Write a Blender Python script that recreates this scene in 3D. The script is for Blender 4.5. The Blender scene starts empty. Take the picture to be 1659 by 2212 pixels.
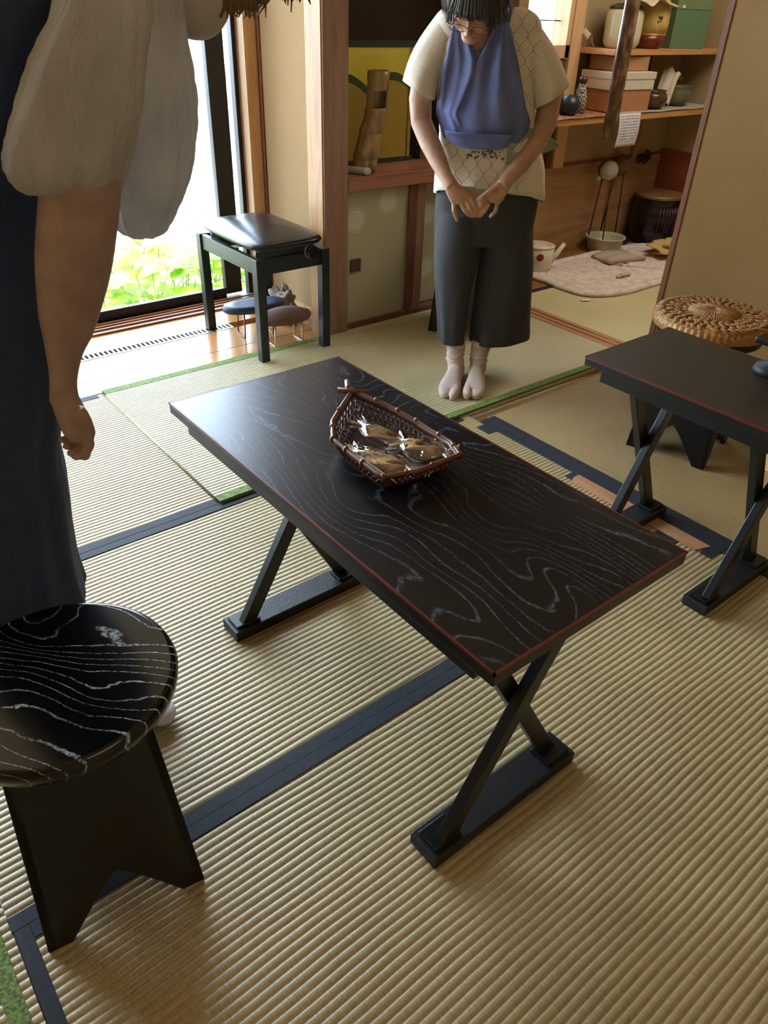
import bpy, bmesh, math, random
from mathutils import Vector, Matrix
import numpy as np
random.seed(7)
PI = math.pi
S = bpy.context.scene
C = S.collection

# ------------------------------------------------------------------ camera
cam_d = bpy.data.cameras.new('camera'); cam = bpy.data.objects.new('camera', cam_d); C.objects.link(cam)
cam_d.sensor_fit = 'HORIZONTAL'; cam_d.sensor_width = 36.0; cam_d.lens = 36.0 * 1598.66 / 1659.0
cam_d.clip_start = 0.02
cam.matrix_world = Matrix(((0.782494, 0.332173, -0.526653, 0.0),
                           (-0.621864, 0.459612, -0.634068, 0.0),
                           (0.031436, 0.823661, 0.566211, 1.4),
                           (0, 0, 0, 1)))
S.camera = cam

# ------------------------------------------------------------------ world, sun, added fill lights, exposure
W = bpy.data.worlds.new('sky'); S.world = W; W.use_nodes = True
bg = W.node_tree.nodes['Background']; bg.inputs[0].default_value = (0.66, 0.82, 1.0, 1); bg.inputs[1].default_value = 17.5
sd = bpy.data.lights.new('sun', 'SUN'); sd.energy = 14.0; sd.angle = 0.01; sd.color = (1.0, 0.95, 0.86)
so = bpy.data.objects.new('sun', sd); C.objects.link(so)
so.rotation_euler = Vector((-0.55, -0.02, 1.0)).to_track_quat('Z', 'Y').to_euler()
def portal(name, loc, rot, sx, sy):
    d = bpy.data.lights.new(name, 'AREA'); d.shape = 'RECTANGLE'; d.size = sx; d.size_y = sy
    d.cycles.is_portal = True
    o = bpy.data.objects.new(name, d); C.objects.link(o); o.location = loc; o.rotation_euler = rot
def area(name, loc, rot, sx, sy, e, col):
    d = bpy.data.lights.new(name, 'AREA'); d.shape = 'RECTANGLE'; d.size = sx; d.size_y = sy; d.energy = e; d.color = col
    o = bpy.data.objects.new(name, d); C.objects.link(o); o.location = loc; o.rotation_euler = rot
    return o
portal('window_portal', (0.3, 3.86, 1.25), (-PI/2, 0, 0), 3.7, 2.55)
portal('window_portal', (3.66, 3.56, 1.7), (-PI/2, 0, 0), 1.0, 1.1)
area('ceiling_fill', (0.5, -0.7, 2.60), (0, 0, 0), 1.0, 1.0, 5.5, (1.0, 0.88, 0.72))  # added warm fill behind the camera, not a fixture of the room
area('ceiling_fill', (4.2, 1.9, 2.60), (0, 0, 0), 1.4, 1.4, 34.0, (1.0, 0.93, 0.82))  # added fill to brighten the back room, no visible fixture
VS = S.view_settings
VS.view_transform = 'Standard'; VS.look = 'None'; VS.gamma = 1.0; VS.use_curve_mapping = False
VS.exposure = 0.15

# ------------------------------------------------------------------ materials
MATS = {}
def srgb(h):
    v = [int(h[i:i+2], 16) / 255 for i in (0, 2, 4)]
    return tuple(c/12.92 if c <= 0.04045 else ((c+0.055)/1.055)**2.4 for c in v) + (1.0,)
class NT:
    def __init__(s, name):
        s.m = bpy.data.materials.new(name); s.m.use_nodes = True; s.t = s.m.node_tree
        s.b = s.t.nodes['Principled BSDF']; s.out = s.t.nodes['Material Output']
    def n(s, typ, **k):
        n = s.t.nodes.new(typ)
        for a, v in k.items():
            if a[0] == 'i' and a[1:].isdigit(): n.inputs[int(a[1:])].default_value = v
            else: setattr(n, a, v)
        return n
    def l(s, a, b): s.t.links.new(a, b); return s
    def obj(s): return s.n('ShaderNodeTexCoord').outputs['Object']
    def map(s, vec, scale=(1, 1, 1), rot=(0, 0, 0), loc=(0, 0, 0)):
        m = s.n('ShaderNodeMapping'); s.l(vec, m.inputs[0])
        m.inputs['Scale'].default_value = scale; m.inputs['Rotation'].default_value = rot; m.inputs['Location'].default_value = loc
        return m.outputs[0]
    def noise(s, vec, scale, detail=3, rough=0.5, dist=0.0):
        n = s.n('ShaderNodeTexNoise'); s.l(vec, n.inputs['Vector'])
        n.inputs['Scale'].default_value = scale; n.inputs['Detail'].default_value = detail
        n.inputs['Roughness'].default_value = rough; n.inputs['Distortion'].default_value = dist
        return n.outputs['Fac']
    def math(s, op, a, b=0.0, c=0.0):
        n = s.n('ShaderNodeMath', operation=op)
        for i, v in enumerate((a, b, c)):
            if hasattr(v, 'node'): s.l(v, n.inputs[i])
            else: n.inputs[i].default_value = v
        return n.outputs[0]
    def ramp(s, f, stops):
        n = s.n('ShaderNodeValToRGB'); s.l(f, n.inputs[0]); e = n.color_ramp.elements
        while len(e) < len(stops): e.new(0.5)
        for k, (p, c) in enumerate(stops):
            e[k].position = p; e[k].color = c if len(c) == 4 else tuple(c) + (1,)
        return n.outputs[0]
    def mix(s, f, a, b):
        n = s.n('ShaderNodeMix', data_type='RGBA')
        for sock, v in ((n.inputs[0], f), (n.inputs[6], a), (n.inputs[7], b)):
            if hasattr(v, 'node'): s.l(v, sock)
            else: sock.default_value = v
        return n.outputs[2]
    def bump(s, h, strength=0.3, dist=0.002):
        n = s.n('ShaderNodeBump'); n.inputs['Strength'].default_value = strength; n.inputs['Distance'].default_value = dist
        s.l(h, n.inputs['Height']); s.l(n.outputs[0], s.b.inputs['Normal']); return s
    def fin(s, col=None, rough=0.5, spec=None, metal=0.0, coat=0.0):
        if col is not None:
            if hasattr(col, 'node'): s.l(col, s.b.inputs['Base Color'])
            else: s.b.inputs['Base Color'].default_value = col
        if hasattr(rough, 'node'): s.l(rough, s.b.inputs['Roughness'])
        else: s.b.inputs['Roughness'].default_value = rough
        if spec is not None: s.b.inputs['Specular IOR Level'].default_value = spec
        s.b.inputs['Metallic'].default_value = metal; s.b.inputs['Coat Weight'].default_value = coat
        return s.m
def sx(v, t=None): return v
def plain(name, hexc, rough=0.5, metal=0.0, var=0.12, scale=25, bump=0.0, spec=None, coat=0.0):
    """one colour with a little noise variation"""
    if name in MATS: return MATS[name]
    t = NT(name); c = srgb(hexc); f = t.noise(t.obj(), scale, 4)
    d = tuple(x*(1-var) for x in c[:3]) + (1,); u = tuple(min(1, x*(1+var)) for x in c[:3]) + (1,)
    col = t.ramp(f, [(0.3, d), (0.7, u)])
    if bump: t.bump(f, bump)
    MATS[name] = t.fin(col, rough, spec, metal, coat); return MATS[name]
def wood(name, h1, h2, axis='x', rough=0.45, scale=9.0, coat=0.0, bump=0.12):
    if name in MATS: return MATS[name]
    t = NT(name); sc = {'x': (0.10, 1, 1), 'y': (1, 0.10, 1), 'z': (1, 1, 0.10)}[axis]
    v = t.map(t.obj(), sc)
    f = t.noise(v, scale, 5, 0.6, 0.6); g = t.noise(v, scale*12, 2, 0.5)
    h = t.math('ADD', t.math('MULTIPLY', t.math('PINGPONG', t.math('MULTIPLY', f, 6.0), 1.0), 0.7), t.math('MULTIPLY', g, 0.5))
    col = t.ramp(h, [(0.15, srgb(h1)), (0.95, srgb(h2))])
    if bump: t.bump(h, bump, 0.001)
    MATS[name] = t.fin(col, rough, None, 0.0, coat); return MATS[name]
def grain_lacquer(name, axis='y', density=11.0, warp=1.0, line='9AA4B2', base='0B0B0D', rough=0.22, w=0.16, seed=0.0, lvl=1.0, spec=None, st=0.17, cover=(0.40, 0.62), nsc=3.2, lin_k=50.0, rot=0.0):
    """black lacquer over open grained wood, pale filler in the grain lines"""
    t = NT(name); sc = {'y': (1, st, 1), 'x': (st, 1, 1)}[axis]
    base_v = t.map(t.obj(), (1, 1, 1), (0, 0, rot))
    v = t.map(base_v, sc, loc=(seed, seed*0.7, 0))
    f = t.noise(v, nsc, 2, 0.45, 0.35)
    fine = t.noise(t.map(base_v, (sc[0], sc[1], 1)), 70, 2, 0.5)
    sp = t.n('ShaderNodeSeparateXYZ'); t.l(base_v, sp.inputs[0])
    lin = t.math('MULTIPLY', sp.outputs[0 if axis == 'y' else 1], lin_k)
    f2 = t.math('ADD', t.math('MULTIPLY', f, density), t.math('ADD', lin, t.math('MULTIPLY', fine, 0.35)))
    p = t.math('PINGPONG', f2, 0.5); w = w*0.5
    ln = t.n('ShaderNodeMapRange', interpolation_type='SMOOTHSTEP'); t.l(p, ln.inputs[0])
    ln.inputs[1].default_value = w; ln.inputs[2].default_value = 0.0; ln.inputs[3].default_value = 0.0; ln.inputs[4].default_value = 1.0
    br = t.n('ShaderNodeMapRange'); t.l(t.noise(t.obj(), 190, 2, 0.6), br.inputs[0]); br.inputs[1].default_value = 0.36; br.inputs[2].default_value = 0.56
    cv = t.n('ShaderNodeMapRange'); t.l(t.noise(t.obj(), 3.0, 3, 0.6), cv.inputs[0]); cv.inputs[1].default_value = cover[0]; cv.inputs[2].default_value = cover[1]
    m = t.math('MULTIPLY', t.math('MULTIPLY', ln.outputs[0], br.outputs[0]), t.math('MULTIPLY', cv.outputs[0], lvl))
    col = t.mix(m, srgb(base), srgb(line))
    t.bump(t.math('SUBTRACT', t.math('MULTIPLY', fine, 0.4), m), 0.10, 0.0012)
    r = t.math('ADD', rough, t.math('MULTIPLY', m, 0.05))
    return t.fin(col, r, spec)
def emis(name, col, st):
    t = NT(name); e = t.n('ShaderNodeEmission'); e.inputs[0].default_value = col; e.inputs[1].default_value = st
    t.l(e.outputs[0], t.out.inputs[0]); return t.m

# ------------------------------------------------------------------ mesh builder
class MB:
    def __init__(s): s.v = []; s.f = []
    def add(s, vs, fs):
        o = len(s.v); s.v += [tuple(p) for p in vs]; s.f += [tuple(i+o for i in f) for f in fs]; return s
    def box(s, x0, x1, y0, y1, z0, z1):
        vs = [(x, y, z) for z in (z0, z1) for y in (y0, y1) for x in (x0, x1)]
        return s.add(vs, [(0, 2, 3, 1), (4, 5, 7, 6), (0, 1, 5, 4), (2, 6, 7, 3), (0, 4, 6, 2), (1, 3, 7, 5)])
    def rbox(s, c, size, rz=0.0, rx=0.0, ry=0.0):
        R = Matrix.Rotation(rz, 3, 'Z') @ Matrix.Rotation(ry, 3, 'Y') @ Matrix.Rotation(rx, 3, 'X')
        a, b, h = size[0]/2, size[1]/2, size[2]/2
        vs = [Vector(c) + R @ Vector((x, y, z)) for z in (-h, h) for y in (-b, b) for x in (-a, a)]
        return s.add(vs, [(0, 2, 3, 1), (4, 5, 7, 6), (0, 1, 5, 4), (2, 6, 7, 3), (0, 4, 6, 2), (1, 3, 7, 5)])
    def rings(s, R, close=True, caps=True):
        """loft through rings (lists of points of equal length)"""
        o = len(s.v); n = len(R[0]); m = len(R)
        for r in R: s.v += [tuple(p) for p in r]
        for i in range(m-1):
            for j in range(n if close else n-1):
                k = (j+1) % n
                s.f.append((o+i*n+j, o+i*n+k, o+(i+1)*n+k, o+(i+1)*n+j))
        if caps and close:
            s.f.append(tuple(o+j for j in range(n-1, -1, -1))); s.f.append(tuple(o+(m-1)*n+j for j in range(n)))
        return s
    def lathe(s, prof, n=32, c=(0, 0, 0), sxy=(1, 1), fn=None):
        R = []
        for r, z in prof:
            ring = []
            for j in range(n):
                a = 2*PI*j/n; k = fn(a, r, z) if fn else 1.0
                ring.append((c[0]+r*k*sxy[0]*math.cos(a), c[1]+r*k*sxy[1]*math.sin(a), c[2]+z))
            R.append(ring)
        return s.rings(R)
    def tube(s, pts, r, n=10, flat=1.0):
        """tube along points, r number or list"""
        P = [Vector(p) for p in pts]; R = []; up = None
        for i, p in enumerate(P):
            t = (P[min(i+1, len(P)-1)] - P[max(i-1, 0)]).normalized()
            if up is None:
                up = Vector((0, 0, 1)) if abs(t.z) < 0.9 else Vector((1, 0, 0))
            a = t.cross(up)
            if a.length < 1e-5: a = t.orthogonal()
            a.normalize(); b = a.cross(t).normalized(); up = b
            rr = r[i] if isinstance(r, (list, tuple)) else r
            R.append([p + a*rr*math.cos(2*PI*j/n) + b*rr*flat*math.sin(2*PI*j/n) for j in range(n)])
        return s.rings(R)
    def ball(s, c, r, n=16, m=10, rot=None):
        r = (r, r, r) if isinstance(r, (int, float)) else r; R = []
        for i in range(m+1):
            th = PI*i/m; th = min(max(th, 0.02), PI-0.02)
            ring = []
            for j in range(n):
                p = Vector((r[0]*math.sin(th)*math.cos(2*PI*j/n), r[1]*math.sin(th)*math.sin(2*PI*j/n), -r[2]*math.cos(th)))
                if rot is not None: p = rot @ p
                ring.append(Vector(c)+p)
            R.append(ring)
        return s.rings(R)
    def prism(s, poly, a0, a1, axis='y'):
        """extrude a 2D outline (x,z) along y etc."""
        def P(u, v, w): return {'y': (u, w, v), 'x': (w, u, v), 'z': (u, v, w)}[axis]
        n = len(poly); vs = [P(u, v, a0) for u, v in poly] + [P(u, v, a1) for u, v in poly]
        fs = [tuple(range(n)), tuple(range(2*n-1, n-1, -1))] + [(i, n+i, n+(i+1) % n, (i+1) % n) for i in range(n)]
        return s.add(vs, fs)
    def grid(s, fn, nu, nv):
        o = len(s.v)
        for j in range(nv+1):
            for i in range(nu+1): s.v.append(tuple(fn(i/nu, j/nv)))
        for j in range(nv):
            for i in range(nu):
                a = o+j*(nu+1)+i; s.f.append((a, a+1, a+nu+2, a+nu+1))
        return s
    def xf(s, M, start=0):
        s.v[start:] = [tuple(M @ Vector(p)) for p in s.v[start:]]; return s
    def build(s, name, mat, parent=None, smooth=False, bevel=0.0, label=None, fix=True):
        me = bpy.data.meshes.new(name); me.from_pydata(s.v, [], s.f); me.update()
        if fix:
            b = bmesh.new(); b.from_mesh(me); bmesh.ops.recalc_face_normals(b, faces=b.faces); b.to_mesh(me); b.free()
        if smooth: me.polygons.foreach_set('use_smooth', [True]*len(me.polygons))
        if mat: me.materials.append(mat)
        o = bpy.data.objects.new(name, me); C.objects.link(o)
        if parent is not None: o.parent = parent
        if bevel:
            m = o.modifiers.new('edge', 'BEVEL'); m.width = bevel; m.segments = 2; m.limit_method = 'ANGLE'; m.angle_limit = 0.7
        if label: o['label'] = label
        return o
def thing(name, label, cat, loc=(0, 0, 0), rz=0.0, group=None):
    o = bpy.data.objects.new(name, None); C.objects.link(o); o.location = loc; o.rotation_euler = (0, 0, rz)
    o.empty_display_size = 0.1; o['label'] = label; o['category'] = cat
    if group: o['group'] = group
    return o
def tag(o, label, cat, group=None, kind=None):
    o['label'] = label; o['category'] = cat
    if group: o['group'] = group
    if kind: o['kind'] = kind
    return o
def struct(o, label=None):
    o['kind'] = 'structure'
    if label: o['label'] = label
    return o
def copy_tree(o, parent=None):
    c = o.copy(); C.objects.link(c); c.parent = parent
    for ch in list(o.children): copy_tree(ch, c)
    return c
def soft(o, lv=1):
    m = o.modifiers.new('soft', 'SUBSURF'); m.levels = lv; m.render_levels = lv; return o
def arc(c, r, a0, a1, n, z=0.0):
    return [(c[0]+r*math.cos(a0+(a1-a0)*i/n), c[1]+r*math.sin(a0+(a1-a0)*i/n), z) for i in range(n+1)]
# ------------------------------------------------------------------ material library
def tatami_mat(name, h1, h2, axis='x'):
    t = NT(name); o = t.obj()
    fib = t.noise(t.map(o, (1, 14, 1) if axis == 'y' else (14, 1, 1)), 45, 3, 0.6)
    weave = t.noise(o, 420, 1, 0.5)
    big = t.noise(o, 2.2, 3, 0.5)
    f = t.math('ADD', t.math('MULTIPLY', fib, 0.6), t.math('ADD', t.math('MULTIPLY', weave, 0.25), t.math('MULTIPLY', big, 0.35)))
    col = t.ramp(f, [(0.38, srgb(h1)), (0.78, srgb(h2))])
    t.bump(fib, 0.35, 0.0015)
    return t.fin(col, 0.44, 0.7)
M_tat = tatami_mat('old_tatami_straw', '84734C', 'BEAC7C')
M_tatd = tatami_mat('worn_tatami_straw', '7E683F', 'AC9362', 'y')
M_tatg = tatami_mat('new_tatami_straw', '97906A', 'C8C098')
M_tat2 = tatami_mat('pale_green_tatami_straw', 'B0A878', 'D6CC9C')
M_bind = plain('black_cloth_binding', '1A1F29', 0.75, scale=60, var=0.3, bump=0.15)
M_bindp = plain('purple_cloth_binding', '24183A', 0.8)
def green_cloth():
    t = NT('green_cloth_binding'); w = t.noise(t.map(t.obj(), (1, 1.4, 1), (0, 0, 0.7)), 130, 2)
    t.bump(w, 0.4); return t.fin(t.ramp(w, [(0.35, srgb('3E5520')), (0.65, srgb('7E9442'))]), 0.8)
M_bindg = green_cloth()
M_lacq = plain('black_lacquered_wood', '08090B', 0.36, var=0.2, scale=40, bump=0.04)
M_lacqrough = plain('rough_black_lacquer', '0A0B0E', 0.5, var=0.3, scale=240, bump=0.5)
M_red = plain('red_lacquer_edge', '5E1A0C', 0.4, var=0.25, scale=60)
M_wallsand = plain('sand_plaster', 'A0835C', 0.95, var=0.06, scale=220, bump=0.25)
M_wallbeige = plain('beige_plaster', 'A38D66', 0.95, var=0.05, scale=180, bump=0.2)
M_ceil = wood('ceiling_boards', 'A88659', 'C7A677', 'y', 0.7, 6)
M_oakfloor = wood('polished_floor_boards', '9A6A3A', 'B98850', 'x', 0.2, 5)
M_hinoki = wood('pale_cypress_wood', 'BE9468', 'D6B084', 'z', 0.5, 14)
M_post = wood('aged_post_wood', '7C5C48', '987460', 'z', 0.5, 16)
M_postdark = wood('dark_brown_wood', '5A3527', '74483A', 'z', 0.5, 16)
M_rail = wood('reddish_rail_wood', '855642', 'A3705A', 'x', 0.35, 10)
M_sill = wood('threshold_wood', '9A6A45', 'B98960', 'y', 0.45, 10)
M_sillx = wood('window_sill_wood', '7F4A31', 'A3704C', 'x', 0.35, 10)
M_shelf = wood('amber_shelf_wood', 'A9713B', 'C8935A', 'x', 0.42, 10)
M_ply = wood('wainscot_plywood', '8E6B45', 'B48D60', 'x', 0.5, 5)
M_redbrown = wood('red_brown_panel', '6E2F1E', '8A4630', 'x', 0.5, 5)
M_alu = plain('black_window_frame', '0D1218', 0.45, var=0.1)
M_glass_t = NT('window_glass')
def glassy(t, tint=(1, 1, 1, 1), gl=0.07):
    tr = t.n('ShaderNodeBsdfTransparent'); tr.inputs[0].default_value = tint
    g = t.n('ShaderNodeBsdfGlossy'); g.inputs['Roughness'].default_value = 0.03
    lw = t.n('ShaderNodeLayerWeight'); lw.inputs[0].default_value = 0.25
    f = t.math('MULTIPLY', lw.outputs['Fresnel'], 1.0) if gl is None else t.math('ADD', gl, t.math('MULTIPLY', lw.outputs['Fresnel'], 0.5))
    m = t.n('ShaderNodeMixShader'); t.l(f, m.inputs[0]); t.l(tr.outputs[0], m.inputs[1]); t.l(g.outputs[0], m.inputs[2])
    t.l(m.outputs[0], t.out.inputs[0]); return t.m
M_glass = glassy(M_glass_t)

def fusuma_mat(name, h, motif, fcol, size=0.2, lvl=0.55):
    """patterned sliding door paper: scattered chrysanthemum wheels of radiating pale strokes"""
    t = NT(name); o = t.obj()
    base = t.ramp(t.noise(o, 260, 2), [(0.3, srgb(h)), (0.7, tuple(min(1, c*1.12) for c in srgb(h)[:3]) + (1,))])
    sp = t.n('ShaderNodeSeparateXYZ'); t.l(o, sp.inputs[0])
    a, b = (sp.outputs[0], sp.outputs[2]) if motif == 'xz' else (sp.outputs[1], sp.outputs[2])
    row = t.math('FLOOR', t.math('DIVIDE', b, size))
    sh = t.math('MULTIPLY', t.math('MODULO', row, 2.0), size*0.62)
    u = t.math('SUBTRACT', t.math('FLOORED_MODULO', t.math('ADD', a, sh), size*1.24), size*0.62)
    v = t.math('SUBTRACT', t.math('FLOORED_MODULO', b, size), size*0.5)
    r = t.math('SQRT', t.math('ADD', t.math('MULTIPLY', u, u), t.math('MULTIPLY', v, v)))
    an = t.math('ARCTAN2', v, u)
    spk = t.math('GREATER_THAN', t.math('COSINE', t.math('MULTIPLY', an, 28.0)), 0.1)
    m1 = t.math('MULTIPLY', spk, t.math('LESS_THAN', r, size*0.30))
    dots = t.math('MULTIPLY', t.math('GREATER_THAN', t.math('COSINE', t.math('MULTIPLY', an, 24.0)), 0.0),
                  t.math('LESS_THAN', t.math('ABSOLUTE', t.math('SUBTRACT', r, size*0.35)), size*0.012))
    m = t.math('MULTIPLY', t.math('MAXIMUM', m1, dots), lvl)
    col = t.mix(m, base, srgb(fcol))
    return t.fin(col, 0.7)
def wheel_paper(name, h, hc, centres, R=0.056):
    t = NT(name); o = t.obj(); sp = t.n('ShaderNodeSeparateXYZ'); t.l(o, sp.inputs[0]); m = None
    base = t.ramp(t.noise(o, 200, 2), [(0.3, srgb(h)), (0.7, tuple(min(1, c*1.12) for c in srgb(h)[:3]) + (1,))])
    for cx, cz in centres:
        u = t.math('SUBTRACT', sp.outputs[0], cx); v = t.math('SUBTRACT', sp.outputs[2], cz)
        r = t.math('SQRT', t.math('ADD', t.math('MULTIPLY', u, u), t.math('MULTIPLY', v, v))); an = t.math('ARCTAN2', v, u)
        k = t.math('MULTIPLY', t.math('GREATER_THAN', t.math('COSINE', t.math('MULTIPLY', an, 26.0)), 0.0), t.math('LESS_THAN', r, R*0.86))
        d = t.math('MULTIPLY', t.math('GREATER_THAN', t.math('COSINE', t.math('MULTIPLY', an, 22.0)), 0.0), t.math('LESS_THAN', t.math('ABSOLUTE', t.math('SUBTRACT', r, R)), 0.0022))
        w = t.math('MAXIMUM', k, d); m = w if m is None else t.math('MAXIMUM', m, w)
    return t.fin(t.mix(t.math('MULTIPLY', m, 0.6), base, srgb(hc)), 0.7)
M_fus1 = wheel_paper('sliding_door_paper_cream', 'A8A184', 'F0EEE0', [(2.432, 0.600), (2.232, 0.535), (2.73, 0.50), (2.74, 0.22), (2.95, 0.38)])
M_fus2 = fusuma_mat('sliding_door_paper_tan', 'AD8D58', 'yz', 'C9AE7C', 0.30, 0.16)

# ------------------------------------------------------------------ room shell
XR = 3.18
def sbox(name, b, mat, label=None, bevel=0.0):
    return struct(MB().box(*b).build(name, mat, bevel=bevel), label)
sbox('floor', (-2.2, 6.2, -1.8, 3.9, -0.12, -0.03), M_ply)
sbox('ceiling', (-2.2, 6.2, -1.8, 3.95, 2.65, 2.75), M_ceil)
sbox('wall_left', (-2.2, -2.05, -1.8, 3.95, -0.1, 2.68), M_wallsand)
sbox('wall_front', (-2.2, 6.2, -1.8, -1.68, -0.1, 2.68), M_wallsand)
sbox('wall_right', (5.34, 5.5, -1.7, 3.95, 0.59, 2.68), M_wallbeige)
sbox('wall_right', (5.33, 5.5, -1.7, 3.95, -0.1, 0.59), M_redbrown, 'dark red-brown wood panelling low on the side wall')
# window wall: above, left of and right of the window opening
sbox('wall_window', (-2.2, 2.2, 3.72, 3.9, 2.5, 2.68), M_wallsand)
sbox('wall_window', (-2.2, -1.45, 3.72, 3.9, -0.1, 2.5), M_wallsand)
# sand wall beside the window and alcove
sbox('wall_alcove_side', (2.14, 2.22, 3.05, 3.66, -0.1, 2.68), M_wallsand, 'sandy beige plaster wall between window and post')
sbox('wall_alcove_end', (2.15, 3.3, 3.66, 3.9, -0.1, 2.68), M_wallsand)
M_alcove = plain('dark_alcove_back', '42352A', 0.9, var=0.1, scale=60)
sbox('wall_alcove_back', (2.16, 3.26, 3.46, 3.5, 0.70, 2.68), M_alcove, 'dark brown back wall of the display alcove')
sbox('wall_alcove_divider', (3.20, 3.27, 2.98, 3.66, -0.1, 2.68), M_wallsand)
# window jamb and posts
sbox('trim_1', (2.067, 2.137, 3.66, 3.76, 0.0, 2.68), M_hinoki, 'pale cypress jamb right of the window')
sbox('trim_2', (2.132, 2.19, 3.63, 3.66, 0.0, 2.68), M_postdark)
sbox('trim_3', (2.03, 2.163, 2.95, 3.06, 0.0, 2.68), M_post, 'square wooden post at the alcove corner', 0.004)
sbox('trim_4', (2.025, 2.15, 2.96, 3.075, 0.0, 2.68), wood('amber_cypress', '9C7046', 'B48A5C', 'z', 0.5, 14))
sbox('trim_5', (2.12, 2.14, 3.075, 3.63, 0.0, 0.05), M_hinoki)
# lower cupboard front under the alcove shelf
M_cornerwood = M_post
sbox('trim_6', (2.16, 3.24, 2.96, 3.02, 0.0, 0.035), M_postdark)
shelf_b = struct(MB().box(2.163, 3.24, 2.945, 3.46, 0.672, 0.736).build('trim_7', M_rail, bevel=0.004), 'reddish wooden shelf board of the alcove')
d1 = struct(MB().box(2.163, 2.60, 2.985, 3.005, 0.035, 0.672).build('door_1', M_fus1), 'low cream sliding door with chrysanthemum pattern under the alcove shelf')
MB().box(2.558, 2.612, 2.972, 2.998, 0.035, 0.672).build('door_stile', M_postdark, d1)
MB().box(2.612, 2.668, 2.976, 3.02, 0.035, 0.672).build('door_stile', M_post, d1)
d2 = struct(MB().box(2.66, 3.22, 3.03, 3.05, 0.035, 0.672).build('door_2', M_fus1), 'second low cream sliding door behind the standing woman')
MB().box(2.163, 2.18, 3.10, 3.44, 0.735, 0.74).build('trim_8', M_postdark)['kind'] = 'structure'
# threshold with two grooves between the rooms
tr = MB()
for a, b in ((3.125, 3.162), (3.172, 3.205), (3.215, 3.25)): tr.box(a, b, -1.68, 2.98, -0.05, 0.012)
tr.box(3.125, 3.25, -1.68, 2.98, -0.05, -0.006)
struct(tr.build('trim_9', M_sill, bevel=0.001), 'grooved wooden threshold between the two rooms')
# tan sliding door on the right
d3 = struct(MB().box(3.19, 3.20, -1.1, 1.86, 0.03, 2.0).build('door_3', M_fus2), 'tan papered sliding door with pale wheel pattern')
MB().box(3.182, 3.208, 1.852, 1.876, 0.012, 2.03).build('door_frame', wood('door_stile_wood', '7A4A28', '9A6840', 'z'), d3)
MB().box(3.182, 3.208, -1.1, 1.852, 0.012, 0.03).build('door_frame', MATS['door_stile_wood'], d3)
sbox('wall_transom', (3.13, 3.26, -1.7, 2.98, 2.05, 2.68), M_wallsand)
# second room back wall with window and wood panelling
YB = 3.40
sbox('wall_back', (4.10, 5.4, YB, YB+0.12, 0.56, 2.68), M_wallbeige)
sbox('wall_back', (3.27, 4.10, YB, YB+0.12, 0.56, 1.16), M_wallbeige)
sbox('wall_back', (3.27, 4.10, YB, YB+0.12, 2.15, 2.68), M_wallbeige)
sbox('wall_back', (3.27, 5.4, YB-0.006, YB+0.12, -0.1, 0.56), M_ply, 'grained wood panelling below the shelves')
sbox('trim_10', (3.27, 5.33, YB-0.012, YB, 0.555, 0.57), M_postdark)
sbox('trim_11', (4.08, 4.176, YB-0.05, YB, 0.56, 2.66), M_hinoki, 'pale upright post behind the shelves')
sbox('trim_12', (4.03, 4.078, YB-0.03, YB, 0.56, 1.16), M_postdark)
sbox('trim_13', (4.95, 5.0, YB-0.03, YB, 0.56, 2.66), M_rail)
w2 = struct(MB().box(4.045, 4.10, YB-0.04, YB+0.06, 1.16, 2.2).build('window_2', M_hinoki, bevel=0.002), 'small bright window in the back room')
MB().box(3.27, 4.10, YB-0.04, YB+0.06, 1.165, 1.23).build('window_frame', M_hinoki, w2)
MB().box(3.27, 4.05, YB+0.03, YB+0.034, 1.23, 2.15).build('glass', M_glass, w2)
MB().box(3.27, 4.05, YB+0.028, YB+0.036, 1.345, 1.351).build('window_frame', M_alu, w2)
# main window : sliding glass doors in black frames
w1 = struct(MB().box(1.90, 1.998, 3.735, 3.775, 0.03, 2.5).build('window_1', M_alu, bevel=0.003), 'tall glass sliding window with black frames')
MB().box(2.045, 2.095, 3.74, 3.78, 0.0, 2.5).build('window_frame', M_alu, w1)
MB().box(-1.45, 1.90, 3.735, 3.77, 0.012, 0.066).build('window_frame', M_alu, w1, bevel=0.003)
MB().box(-1.45, 2.095, 3.72, 3.80, 0.0, 0.014).build('window_sill', M_alu, w1)
MB().box(-1.45, 2.095, 3.73, 3.79, 2.45, 2.5).build('window_frame', M_alu, w1)
MB().box(0.14, 0.22, 3.74, 3.78, 0.03, 2.47).build('window_frame', M_alu, w1)
MB().box(-1.45, -1.37, 3.74, 3.78, 0.03, 2.47).build('window_frame', M_alu, w1)
MB().box(-1.40, 1.92, 3.752, 3.756, 0.06, 2.47).build('glass', M_glass, w1)
MB().box(1.99, 2.06, 3.757, 3.761, 0.03, 2.47).build('glass', M_glass, w1)
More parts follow.
